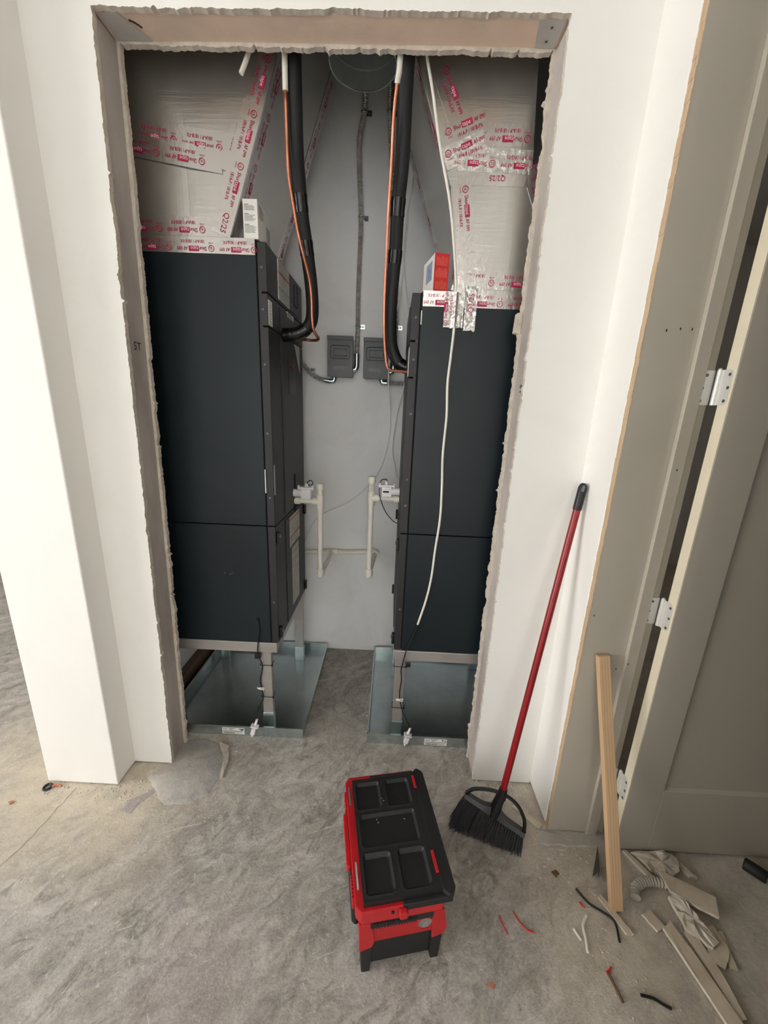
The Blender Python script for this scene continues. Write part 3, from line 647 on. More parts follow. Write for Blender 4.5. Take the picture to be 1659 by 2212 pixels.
        mb = MB(); a, b = sorted((xf+s*0.0005, xf+s*0.002)); mb.box(a, b, y0+0.006, y0+0.018, 1.152, 1.272); part('serial_strip', mb, 'cardgrey', C)
        sticker('warning_label', Dn, 1.71, 1.90, 0.852, 0.998, lines=7, band=[(0.985, 'orange'), (0.90, 'orange')])
        sticker('warning_label', Dn, 1.742, 1.875, 0.535, 0.838, lines=17, band=[(0.81, 'cardgrey')])
        mb = MB(); mb.tube(spline([(xf+s*0.004, 1.872, s1+0.13), (xf+s*0.004, 1.872, s1+0.06), (xf+s*0.004, 1.93, s1+0.05), (xf+s*0.004, 1.93, s1+0.13), (xf+s*0.004, 1.872, s1+0.13)], 5), 0.001, 4); part('knockout', mb, 'gap', A)
    else:
        sticker('data_label', B, y0+0.005, y0+0.07, s2+0.006, s1-0.02, m='card', lines=9, lift=0.001)
    return t
AHL = air_handler('tall slate air handler on the left with labels on its door panels', 1, -0.466, -0.501, -1.0, 1.5, 2.032, 0.4765, 2.048, 1.02, 1.885, 1.775, True)
AHR = air_handler('shorter slate air handler on the right behind the hanging white cable', -1, 0.046, 0.081, 0.585, 1.5, 2.032, 0.4725, 1.908, 1.014, 1.745, 1.62, False)
mb = MB(); mb.box(-0.5, -0.4965, 1.4985, 1.5015, 1.16, 1.255); part('paint_chip', mb, 'card', AHL)
mb = MB(); mb.box(0.080, 0.0835, 1.498, 1.5015, 1.80, 1.845); part('paint_chip', mb, 'wire', AHR)
for dx, dz in ((0, 0), (0.022, -0.004), (0.03, 0.002)):
    mb = MB(); mb.ball((-0.687+dx, 1.4995, 0.804+dz), 0.003, 6, (1, 0.4, 1)); part('scuff', mb, 'boxgrey', AHL)
mb = MB(); mb.cyl((-0.556, 1.4995, 0.592), (-0.556, 1.4975, 0.592), 0.008, n=12); part('grommet', mb, 'gap', AHL)
# ------------------------------------------------------------------ duct plenums
def loft(rings):
    mb = MB(); n = len(rings[0]); vs = [q for r in rings for q in r]
    fs = [(i*n+k, i*n+(k+1) % n, (i+1)*n+(k+1) % n, (i+1)*n+k) for i in range(len(rings)-1) for k in range(n)]
    mb.add(vs, fs+[tuple(range(n-1, -1, -1)), tuple(range((len(rings)-1)*n, len(rings)*n))]); return mb
xl = lambda z: min(-0.590+0.355*(z-2.05), -0.30)
PL = thing('duct_plenum', 'foil faced duct plenum flaring up from the left air handler', 'duct', (-0.8, 1.77, 2.05))
rings = []
for z in (2.049, 2.2, 2.4, 2.6, 2.8, 2.866, 3.04):
    rings.append([V(-1.0, 1.506, z), V(-0.725, 1.512, z), V(xl(z), 1.506, z), V(xl(z), 2.03, z), V(-1.0, 2.03, z)])
part('duct_body', loft(rings), 'foil', PL, bevel=0.0)
fn = (0, -1, 0); yf = 1.506
tape(PL, (-0.995, 1.4993, 2.024), (-0.503, 1.4993, 2.024), fn, 0.05, True, 0.02, seed=1, scale=0.98)
tape(PL, (-0.995, 1.509, 2.082), (-0.60, 1.509, 2.082), fn, 0.06, True, 0.10, seed=2, count=2, off=0.004)
# slanted strip along the front right edge
e0, e1 = V(xl(2.06)-0.034, 1.5068, 2.06), V(xl(2.62)-0.034, 1.5068, 2.62)
tape(PL, e1, e0, fn, 0.066, False, 0.10, seed=3, off=0.004, date=0.525, count=3)
tape(PL, V(xl(2.36)-0.055, 1.507, 2.36), V(xl(2.24)-0.060, 1.507, 2.24), fn, 0.066, False, -0.02, seed=33, off=0.0028, count=1)
# wrapped half on the sloping side and its rear edge
sn = V(1, 0, -0.355).normalized()
def sp(y, z, o=0.0): return V(xl(z), y, z)+sn*o
tape(PL, sp(1.545, 2.62), sp(1.545, 2.06), sn, 0.07, False, 0.08, seed=4, off=0.0012)
tape(PL, sp(1.992, 2.86), sp(1.992, 2.06), sn, 0.07, False, 0.08, seed=5)
# two rows across the middle of the front
tape(PL, (-0.98, 1.5075, 2.362), (-0.57, 1.5085, 2.312), fn, 0.066, True, 0.055, seed=6, off=0.003)
tape(PL, (-0.995, 1.5075, 2.322), (-0.60, 1.5085, 2.268), fn, 0.066, True, 0.085, seed=7, off=0.0042)
tape(PL, (-0.985, 1.505, 2.62), (-0.985, 1.505, 2.30), fn, 0.05, True, 0.05, seed=8, off=0.003, m='tape', count=2)

xr_ = lambda z: 0.188 if z <= 2.02 else (0.188-(z-2.02)*0.165 if z < 2.22 else max(0.155-(z-2.22)*0.395, -0.03))
xr2 = lambda z: 0.58-(z-1.91)*0.44 if z < 2.29 else 0.413-(z-2.29)*0.07
PR = thing('duct_plenum', 'foil faced duct plenum above the right air handler with patched tape', 'duct', (0.36, 1.77, 1.91))
rings = []
for z in (1.9085, 2.02, 2.12, 2.22, 2.29, 2.45, 2.687, 3.04):
    rings.append([V(xr_(z), 1.506, z), V(xr2(z), 1.506, z), V(xr2(z), 2.03, z), V(xr_(z), 2.03, z)])
part('duct_body', loft(rings), 'foil', PR)
tape(PR, (0.084, 1.4993, 1.884), (0.583, 1.4993, 1.884), fn, 0.05, True, 0.10, seed=11, scale=0.98)
tape(PR, (0.20, 1.5075, 1.952), (0.535, 1.5075, 1.948), fn, 0.06, True, 0.085, seed=12, off=0.004)
tape(PR, (0.19, 1.507, 2.005), (0.315, 1.507, 1.985), fn, 0.064, True, 0.05, seed=13, off=0.003, count=1)
tape(PR, (0.187, 1.507, 1.945), (0.30, 1.507, 1.915), fn, 0.062, True, 0.03, seed=14, off=0.005, count=1)
tape(PR, (0.190, 1.507, 2.225), (0.222, 1.507, 2.03), fn, 0.062, False, 0.03, seed=15, off=0.003, count=2)
tape(PR, (0.10, 1.507, 2.53), (0.165, 1.507, 2.40), fn, 0.066, False, 0.03, seed=16, off=0.003, count=1)
tape(PR, (0.13, 1.507, 2.355), (0.245, 1.507, 2.402), fn, 0.066, False, 0.025, seed=17, off=0.0042, count=1)
tape(PR, (0.125, 1.507, 2.292), (0.255, 1.507, 2.345), fn, 0.066, False, 0.035, seed=18, off=0.0052, count=1, m='crumple')
tape(PR, (0.245, 1.507, 2.365), (0.405, 1.507, 2.365), fn, 0.066, True, 0.035, seed=19, off=0.003, count=1)
tape(PR, (0.17, 1.507, 2.298), (0.41, 1.507, 2.292), fn, 0.066, True, -0.005, seed=20, off=0.0042, count=2, m='crumple')
tape(PR, (0.175, 1.507, 2.25), (0.41, 1.507, 2.25), fn, 0.05, True, 0.165, seed=21, off=0.003, count=1, date=0.08, scale=0.85)
tape(PR, (0.405, 1.507, 2.28), (0.47, 1.507, 2.14), fn, 0.05, False, 0.05, seed=22, off=0.003, count=1, scale=0.85)
# side face towards the middle of the closet
def spr(y, z): return V(xr_(z), y, z)
nr1 = V(-1, 0, -0.395).normalized(); nr0 = V(-1, 0, -0.0).normalized(); nrm_ = V(-1, 0, -0.165).normalized()
tape(PR, spr(1.545, 2.62), spr(1.545, 2.225), nr1, 0.07, False, 0.05, seed=23, m='crumple')
tape(PR, spr(1.545, 2.215), spr(1.545, 2.025), nrm_, 0.07, False, 0.03, seed=24, m='crumple')
tape(PR, spr(1.545, 2.02), spr(1.545, 1.915), nr0, 0.07, False, 0.0, seed=25)
tape(PR, spr(1.99, 2.68), spr(1.99, 2.225), nr1, 0.07, False, 0.05, seed=26)
tape(PR, spr(1.99, 2.215), spr(1.99, 2.025), nrm_, 0.07, False, 0.04, seed=27)
# crumpled pieces pinning the cable to the cabinet
def vpiece(x0, x1, z0, z1, seed, off, txt, date=None):
    T = thing('foil_tape_piece', txt, 'tape', ((x0+x1)/2, 1.494, z0))
    mb = MB(); nu, nv = 20, 34; vs = []
    for j in range(nv+1):
        for i in range(nu+1):
            u, v = i/nu, j/nv; q = V(x0+(x1-x0)*u, 1.4965-off, z0+(z1-z0)*v)
            bulge = math.exp(-((q.x-0.197)/0.006)**2)*0.011
            q.y -= 0.0012+0.0030*abs(noise.noise(q*90+V(seed, 0, 0)))+0.0045*abs(noise.noise(q*38+V(0, seed, 0)))+bulge
            cut = 0.006*noise.noise(V(u*4, seed, 0)) if j == 0 else 0
            q.z += cut; vs.append(q)
    W = nu+1; N = len(vs); fs = [(j*W+i, j*W+i+1, (j+1)*W+i+1, (j+1)*W+i) for j in range(nv) for i in range(nu)]
    mb.add(vs, fs); bd = [i for i in range(W)]+[j*W+nu for j in range(1, nv+1)]+[nv*W+i for i in range(nu-1, -1, -1)]+[j*W for j in range(nv-1, 0, -1)]
    bk = [vs[i]+V(0, 0.0006, 0) for i in bd]; o = len(mb.v); n = len(bd)
    mb.add([vs[i] for i in bd]+bk, [(i, (i+1) % n, n+(i+1) % n, n+i) for i in range(n)])
    P_ = part('foil_strip', mb, 'crumple', T, smooth=False)
    yy = 1.4965-off-0.0098
    link('lettering', PRINT, P_, frame(((x0+0.015), yy, z0+0.028), (0, 0, 1), (-1, 0, 0)) @ Matrix.Scale(0.82, 4)) if date is None else link('lettering', QPRINT, P_, frame((x1-0.012, yy, z1-0.085), (0, 0, 1), (-1, 0, 0)))
    return T
vpiece(0.160, 0.228, 1.792, 1.905, 3, 0.0, 'crumpled foil tape strip pressed over the white cable, left of two')
vpiece(0.231, 0.272, 1.784, 1.925, 8, 0.001, 'narrow crumpled foil tape strip stamped with a date, right of two', 1)
# ------------------------------------------------------------------ round duct stub above the middle
t = thing('round_duct', 'round galvanized duct stub hanging open above the conduit', 'duct', (-0.167, 1.75, 2.70))
def ringtube(cx, cy, r, z0, z1, th, n=40):
    mb = MB(); vs = []
    for z, rr in ((z0, r), (z1, r), (z1, r-th), (z0, r-th)):
        vs += [V(cx+rr*math.cos(2*PI*i/n), cy+rr*math.sin(2*PI*i/n), z) for i in range(n)]
    mb.add(vs, [(q*n+i, q*n+(i+1) % n, ((q+1) % 4)*n+(i+1) % n, ((q+1) % 4)*n+i) for q in range(4) for i in range(n)]); return mb
part('pipe_shell', ringtube(-0.167, 1.75, 0.122, 2.70, 3.04, 0.0015), 'duct', t, smooth=True)
mb = MB(); mb.tube([V(-0.167+0.1215*math.cos(a), 1.75+0.1215*math.sin(a), 2.765) for a in [2*PI*i/48 for i in range(49)]], 0.0035, 6, False); part('bead', mb, 'duct', t, smooth=True)
mb = MB(); mb.tube([V(-0.167+0.1215*math.cos(a), 1.75+0.1215*math.sin(a), 2.70) for a in [2*PI*i/48 for i in range(49)]], 0.0022, 6, False); part('rim', mb, 'galv', t, smooth=True)
# ------------------------------------------------------------------ refrigerant lines
def lineset(label, pipe, cop, bands, sleeve, end_tape):
    t = thing('refrigerant_line', label, 'pipe', pipe[-1])
    P = spline(pipe, 10); mb = MB(); mb.tube(P, 0.0245, 18); part('foam_insulation', mb, 'foam', t, smooth=True)
    Q = spline(cop, 8); mb = MB(); mb.tube(Q, 0.0056, 10); part('copper_tube', mb, 'copper', t, smooth=True)
    if sleeve:
        mb = MB(); mb.tube(Q[:sleeve], 0.0085, 10); part('white_sleeve', mb, 'wire', t, smooth=True)
    for a, b in bands:
        mb = MB(); seg = [p for p in P if b <= p.z <= a]
        mb.tube(seg, lambda i: 0.0263+0.0006*math.sin(i*1.7), 18); part('tape_band', mb, 'etape', t, smooth=True)
    mb = MB(); seg = P[-end_tape:]; mb.tube(seg, lambda i: 0.0262+0.0003*math.sin(i*2.1), 18); part('tape_band', mb, 'etape', t, smooth=True)
    return t
lineset('black insulated pipe with copper line curving into the left air handler',
  [(-0.350, 1.462, 2.98), (-0.352, 1.47, 2.59), (-0.355, 1.48, 2.548), (-0.363, 1.53, 2.34), (-0.365, 1.57, 2.253), (-0.361, 1.59, 2.167), (-0.353, 1.62, 2.082), (-0.343, 1.66, 1.958), (-0.343, 1.68, 1.86), (-0.36, 1.69, 1.817), (-0.402, 1.69, 1.788), (-0.4655, 1.69, 1.778)],
  [(-0.374, 1.45, 2.98), (-0.375, 1.455, 2.546), (-0.38, 1.475, 2.449), (-0.381, 1.48, 2.411), (-0.386, 1.51, 2.285), (-0.387, 1.53, 2.233), (-0.380, 1.54, 2.182), (-0.368, 1.565, 2.093), (-0.353, 1.585, 2.025), (-0.340, 1.61, 1.962), (-0.335, 1.622, 1.906), (-0.335, 1.635, 1.831), (-0.331, 1.645, 1.793), (-0.316, 1.665, 1.766), (-0.345, 1.70, 1.765), (-0.38, 1.71, 1.768), (-0.4655, 1.735, 1.772)],
  [(2.225, 2.165), (2.10, 2.045)], 18, 18)
lineset('black insulated pipe with copper line bending into the right air handler',
  [(-0.006, 1.455, 2.98), (-0.006, 1.46, 2.59), (-0.008, 1.47, 2.54), (-0.010, 1.51, 2.461), (-0.010, 1.56, 2.32), (-0.019, 1.6, 2.199), (-0.022, 1.64, 2.064), (-0.031, 1.67, 1.919), (-0.027, 1.69, 1.784), (-0.011, 1.69, 1.723), (0.014, 1.69, 1.686), (0.0455, 1.69, 1.672)],
  [(-0.026, 1.432, 2.98), (-0.028, 1.438, 2.532), (-0.035, 1.46, 2.458), (-0.042, 1.49, 2.396), (-0.045, 1.53, 2.303), (-0.050, 1.565, 2.181), (-0.053, 1.605, 2.049), (-0.056, 1.64, 1.909), (-0.052, 1.655, 1.792), (-0.043, 1.655, 1.708), (-0.036, 1.655, 1.675), (-0.019, 1.652, 1.657), (0.0455, 1.65, 1.653)],
  [(2.235, 2.165), (2.09, 2.03), (2.62, 2.54)], 17, 12)
# ------------------------------------------------------------------ disconnect boxes and conduits on the back wall
def switch_box(label, x0, x1, z0, z1):
    t = thing('disconnect_box', label, 'switch box', ((x0+x1)/2, 2.16, z0), group='disconnect boxes on the back wall')
    mb = MB(); mb.box(x0+0.004, x1-0.004, 2.094, 2.1645, z0+0.002, z1-0.002); part('enclosure', mb, 'boxgrey', t, bevel=0.002)
    nx, nz = 40, 56; W, H = x1-x0, z1-z0; vs = []; mb = MB()
    def sdf(px, pz):
        qx, qz = abs(px)-0.048+0.012, abs(pz)-0.030+0.012
        return math.hypot(max(qx, 0), max(qz, 0))+min(max(qx, qz), 0)-0.012
    for j in range(nz+1):
        for i in range(nx+1):
            x, z = W*i/nx, H*j/nz; d = sdf(x-W/2, z-H*0.615)
            k = min(max((d+0.006)/0.008, 0), 1); k2 = min(max((-d-0.006)/0.007, 0), 1)
            dep = 0.017*(1-k*k*(3-2*k))*(1-k2*k2*(3-2*k2)*0.85)
            vs.append(V(x0+x, 2.0885+dep, z0+z))
    w_ = nx+1; fs = [(j*w_+i, j*w_+i+1, (j+1)*w_+i+1, (j+1)*w_+i) for j in range(nz) for i in range(nx)]
    mb.add(vs, fs); bd = [i for i in range(w_)]+[j*w_+nx for j in range(1, nz+1)]+[nz*w_+i for i in range(nx-1, -1, -1)]+[j*w_ for j in range(nz-1, 0, -1)]
    n = len(bd); mb.add([vs[i] for i in bd]+[V(vs[i].x, 2.0935, vs[i].z) for i in bd], [(i, (i+1) % n, n+(i+1) % n, n+i) for i in range(n)])
    C = part('cover', mb, 'boxgrey', t, smooth=True)
    mb = MB(); mb.box(x0-0.001, x1+0.001, 2.084, 2.097, z1-0.018, z1+0.001); part('hood', mb, 'boxgrey', t, bevel=0.0015)
    mb = MB(); add_text(mb, 'MCG', 0, 0, 0.026, width=0.056, M=frame((x0+W*0.25, 2.0881, z0+0.033), (1, 0, 0), (0, 0, 1)))
    top = len(mb.v); mb.v += [q+V(0, 0.0012, 0) for q in mb.v]; T = part('raised_letters', mb, 'scr', C)
    mb = MB(); mb.box(x0+W*0.42, x0+W*0.62, 2.085, 2.0895, z0-0.003, z0+0.004); part('catch', mb, 'boxgrey', C); return t
switch_box('grey disconnect box with raised letters, left one beside the conduit', -0.352, -0.222, 1.656, 1.851)
switch_box('grey disconnect box partly behind the copper line, right of its twin', -0.168, -0.038, 1.654, 1.848)
def flex(name, label, pts, r, strap, cons, cat='conduit', m='conduit', pitch=0.0085, amp=0.2):
    t = thing(name, label, cat, pts[-1])
    P = resample(spline(pts, 10), pitch/4)
    mb = MB(); mb.tube(P, lambda i: r*(1+amp*(1, 0.3, -0.6, 0.3)[i % 4]), 10); part('corrugated_tube', mb, m, t, smooth=True)
    for p, sd in strap:
        p = Vector(p); mb = MB(); mb.tube([p+V(r*1.25*math.cos(a), 0, 0)+V(0, r*1.25*math.sin(a)-0.0, 0) for a in [2*PI*i/16 for i in range(17)]], 0.003, 6, False)
        mb.box(p.x+sd*r, p.x+sd*(r+0.024), 2.1615, 2.1645, p.z-0.011, p.z+0.011); S = part('strap', mb, 'galv', t)
        mb = MB(); mb.cyl((p.x+sd*(r+0.014), 2.1616, p.z), (p.x+sd*(r+0.014), 2.1595, p.z), 0.004, n=8); part('screw', mb, 'scr', S)
    for path, rr in cons:
        mb = MB(); mb.tube(spline(path, 6), rr, 12); part('connector', mb, 'galv', t, smooth=True)
    return t
flex('flexible_conduit', 'ribbed steel conduit running down the back wall to the left box',
  [(-0.193, 2.148, 3.03), (-0.193, 2.148, 2.956), (-0.195, 2.148, 2.806), (-0.214, 2.148, 2.702), (-0.211, 2.148, 2.558), (-0.2, 2.148, 2.39), (-0.203, 2.148, 2.213), (-0.206, 2.148, 2.028), (-0.205, 2.146, 1.877), (-0.205, 2.13, 1.77)], 0.0105,
  [((-0.196, 2.148, 2.806), 1), ((-0.2, 2.148, 2.392), 1), ((-0.2045, 2.147, 1.91), 1)], [([(-0.205, 2.13, 1.775), (-0.205, 2.13, 1.74), (-0.2055, 2.13, 1.715), (-0.212, 2.13, 1.70), (-0.224, 2.13, 1.697)], 0.0135)])
flex('flexible_conduit', 'ribbed steel conduit behind the right insulated pipe',
  [(-0.078, 2.148, 3.03), (-0.078, 2.148, 2.958), (-0.079, 2.148, 2.809), (-0.062, 2.148, 2.617), (-0.047, 2.148, 2.398), (-0.022, 2.148, 2.138), (-0.011, 2.148, 1.914), (-0.015, 2.135, 1.76)], 0.0105,
  [((-0.079, 2.148, 2.809), 1), ((-0.047, 2.148, 2.40), 1), ((-0.011, 2.148, 1.912), 1)], [([(-0.015, 2.13, 1.765), (-0.014, 2.13, 1.72), (-0.018, 2.13, 1.695), (-0.035, 2.13, 1.69)], 0.0135)])
flex('flexible_conduit', 'short curved steel conduit from the left box behind the left unit',
  [(-0.56, 2.13, 1.80), (-0.52, 2.13, 1.752), (-0.478, 2.13, 1.708), (-0.444, 2.13, 1.671), (-0.405, 2.13, 1.648), (-0.372, 2.13, 1.640)], 0.011,
  [((-0.462, 2.138, 1.689), 1)], [([(-0.374, 2.13, 1.640), (-0.345, 2.13, 1.636), (-0.326, 2.13, 1.638), (-0.322, 2.13, 1.648), (-0.322, 2.13, 1.6575)], 0.0135)])
flex('flexible_conduit', 'short level steel conduit from the right box behind the right unit',
  [(-0.045, 2.13, 1.638), (0.0, 2.13, 1.638), (0.05, 2.13, 1.638), (0.12, 2.13, 1.638)], 0.011,
  [((0.018, 2.14, 1.640), -1)], [([(-0.072, 2.13, 1.656), (-0.072, 2.13, 1.645), (-0.066, 2.13, 1.638), (-0.044, 2.13, 1.638)], 0.0135)])
# ------------------------------------------------------------------ PVC condensate drain
t = thing('condensate_drain', 'ivory plastic drain pipe joining both air handlers along the back wall', 'pipe', (-0.22, 2.14, 0.68))
R1, R2 = 0.0130, 0.0182
def pv(nm, a, b, r=R1): mb = MB(); mb.cyl(a, b, r, n=18); return part(nm, mb, 'pvc', t, smooth=True, bevel=0.0012 if r > R1 else 0, segs=1)
def tee(x, y, z, sx):
    mb = MB(); mb.cyl((x, y, z-0.033), (x, y, z+0.033), R2, n=18); mb.cyl((x, y, z), (x+sx*0.036, y, z), R2, n=18); part('tee_fitting', mb, 'pvc', t, smooth=True)
def assembly(x, y, zt, ztee, zb, xu, sx):
    pv('riser_pipe', (x, y, zb+0.012), (x, y, zt-0.012)); pv('cap', (x, y, zt-0.030), (x, y, zt), R2)
    tee(x, y, ztee, sx); pv('stub_pipe', (x+sx*0.03, y, ztee), (xu, y, ztee)); pv('coupling', (xu-sx*0.028, y, ztee), (xu, y, ztee), R2)
    mb = MB(); mb.tube(spline([(x, y, zb+0.034), (x, y, zb+0.012), (x, y+0.005, zb+0.003), (x, y+0.014, zb), (x+0.001, y+0.034, zb)], 6), R2, 18); mb.ball((x, y+0.001, zb+0.0015), R2, 16); part('elbow_fitting', mb, 'pvc', t, smooth=True)
assembly(-0.340, 1.82, 1.147, 1.058, 0.672, -0.4660, -1)
assembly(-0.0915, 1.82, 1.192, 1.087, 0.682, 0.0455, 1)
pv('return_pipe', (-0.339, 1.85, 0.672), (-0.33, 2.13, 0.674)); pv('return_pipe', (-0.0905, 1.85, 0.682), (-0.074, 2.13, 0.688))
pv('wall_pipe', (-0.75, 2.14, 0.662), (-0.352, 2.14, 0.673)); pv('wall_pipe', (-0.31, 2.14, 0.674), (-0.085, 2.14, 0.688))
pv('tee_fitting', (-0.362, 2.14, 0.6725), (-0.296, 2.14, 0.675), R2); pv('tee_fitting', (-0.331, 2.098, 0.674), (-0.330, 2.14, 0.674), R2)
mb = MB(); mb.tube(spline([(-0.108, 2.14, 0.687), (-0.086, 2.14, 0.688), (-0.076, 2.138, 0.688), (-0.0735, 2.13, 0.688), (-0.0745, 2.105, 0.688)], 6), R2, 18); mb.ball((-0.0745, 2.139, 0.688), R2*1.02, 16); part('elbow_fitting', mb, 'pvc', t, smooth=True)
mb = MB(); add_text(mb, '3/4" CW', 0, 0, 0.012, width=0.03, M=frame((-0.0955, 1.82-0.0138, 1.156), (0, 0, -1), (1, 0, 0))); part('pipe_print', mb, 'ink', t)
# ------------------------------------------------------------------ overflow switches at the drain ports
def overflow(label, xu, s, y, z, wire):
    t = thing('overflow_switch', label, 'switch', (xu, y, z), group='overflow switches at the drain ports')
    mb = MB(); mb.cyl((xu, y, z), (xu+s*0.040, y, z), 0.0185, n=20); part('port_nipple', mb, 'switch', t, smooth=True)
    a, b = sorted((xu+s*0.037, xu+s*0.084)); mb = MB(); mb.box(a, b, y-0.017, y+0.017, z-0.026, z+0.022); part('float_body', mb, 'switch', t, bevel=0.003)
    a, b = sorted((xu+s*0.022, xu+s*0.100)); mb = MB(); mb.box(a, b, y-0.019, y+0.019, z+0.022, z+0.032); part('lid', mb, 'switch', t, bevel=0.002)
    for q in (0.026, 0.094):
        mb = MB(); mb.cyl((xu+s*q, y-0.012, z+0.018), (xu+s*q, y-0.012, z+0.040), 0.005, n=10); part('screw_post', mb, 'switch', t)
    mb = MB(); mb.cyl((xu+s*0.062, y, z+0.032), (xu+s*0.062, y, z+0.048), 0.0085, 0.0065, n=14); part('stem', mb, 'switch', t, smooth=True)
    if s < 0:
        mb = MB(); mb.box(xu-0.078, xu-0.05, y-0.0175, y-0.0165, z-0.004, z+0.003); part('slot', mb, 'gap', t)
    mb = MB(); mb.tube(spline([(xu+s*0.062, y, z+0.046)]+wire, 8), 0.0022, 6); part('wire_lead', mb, 'bwire', t, smooth=True)
overflow('white float switch on the left air handler above the drain stub', -0.4632, 1, 1.80, 1.100, [(-0.392, 1.80, 1.158), (-0.378, 1.80, 1.162), (-0.371, 1.80, 1.148), (-0.384, 1.80, 1.139), (-0.397, 1.80, 1.150), (-0.385, 1.80, 1.165)])
overflow('white float switch on the right air handler above the drain stub', 0.0428, -1, 1.80, 1.128, [(-0.022, 1.795, 1.185), (-0.045, 1.79, 1.180), (-0.053, 1.785, 1.14), (-0.045, 1.785, 1.09), (-0.020, 1.79, 1.03), (0.015, 1.80, 0.985), (0.043, 1.81, 0.965)])
# thin thermostat wires on the back wall
def cable(name, label, pts, r, m, cat='cable', k=8):
    mb = MB(); P = spline(pts, k); mb.tube(P, r, 8); o = part(name, mb, m, None, smooth=True, base=Vector(pts[-1])); return tag(o, label, cat)
cable('thermostat_wire', 'thin grey wire drooping across the back wall behind the drain risers', [(-0.56, 2.157, 0.55), (-0.506, 2.157, 0.667), (-0.477, 2.157, 0.77), (-0.408, 2.157, 0.887), (-0.22, 2.157, 0.993), (-0.079, 2.157, 1.147), (-0.026, 2.157, 1.318), (-0.017, 2.157, 1.467), (-0.034, 2.10, 1.611), (-0.036, 2.075, 1.727), (-0.03, 2.072, 1.80), (-0.016, 2.10, 1.95), (0.01, 2.155, 2.10), (0.025, 2.157, 2.4)], 0.003, 'gwire')
cable('thermostat_wire', 'thin grey wire hanging beside the edge of the right unit', [(0.034, 2.10, 1.14), (0.016, 2.15, 1.21), (0.002, 2.157, 1.268), (0.003, 2.157, 1.369), (0.024, 2.157, 1.518), (0.043, 2.115, 1.60), (0.047, 2.11, 1.66), (0.056, 2.14, 1.799), (0.057, 2.157, 1.953), (0.028, 2.157, 2.122), (0.012, 2.157, 2.263), (0.021, 2.157, 2.42), (0.041, 2.157, 2.57), (0.06, 2.157, 2.9)], 0.003, 'gwire')
# long white cable on the right, flat cable end top left
LC = thing('white_cable', 'long white cable hanging down the front of the right unit', 'cable', (0.143, 1.49, 0.6))
mb = MB(); mb.tube(spline([(0.045, 1.462, 3.0), (0.045, 1.465, 2.594), (0.049, 1.466, 2.539), (0.075, 1.466, 2.442), (0.106, 1.468, 2.314), (0.146, 1.474, 2.182), (0.169, 1.48, 2.081), (0.191, 1.485, 1.946), (0.195, 1.4915, 1.89), (0.199, 1.4915, 1.788), (0.196, 1.4945, 1.696), (0.192, 1.4945, 1.601), (0.198, 1.4945, 1.486), (0.195, 1.4945, 1.348), (0.201, 1.4945, 1.222), (0.204, 1.4945, 1.09), (0.194, 1.4945, 0.952), (0.187, 1.4945, 0.828), (0.171, 1.4945, 0.721), (0.143, 1.4945, 0.604)], 8), 0.0046, 10); part('jacket', mb, 'wire', LC, smooth=True)
mb = MB(); mb.cyl((0.144, 1.494, 0.608), (0.141, 1.494, 0.594), 0.0062, n=10); part('splice', mb, 'bwire', LC)
mb = MB(); Mx = frame((-0.492, 1.452, 2.497), (0.77, 0, -0.42), (0, 1, 0))
mb.tube([V(-0.475, 1.452, 2.98), V(-0.468, 1.452, 2.62), V(-0.476, 1.452, 2.53), V(-0.492, 1.452, 2.495), V(-0.508, 1.452, 2.465)], 0.0072, 10)
tag(part('cable_end', mb, 'wire', None, smooth=True, base=V(-0.508, 1.452, 2.465)), 'cut white cable end dangling at the top left of the opening', 'cable')
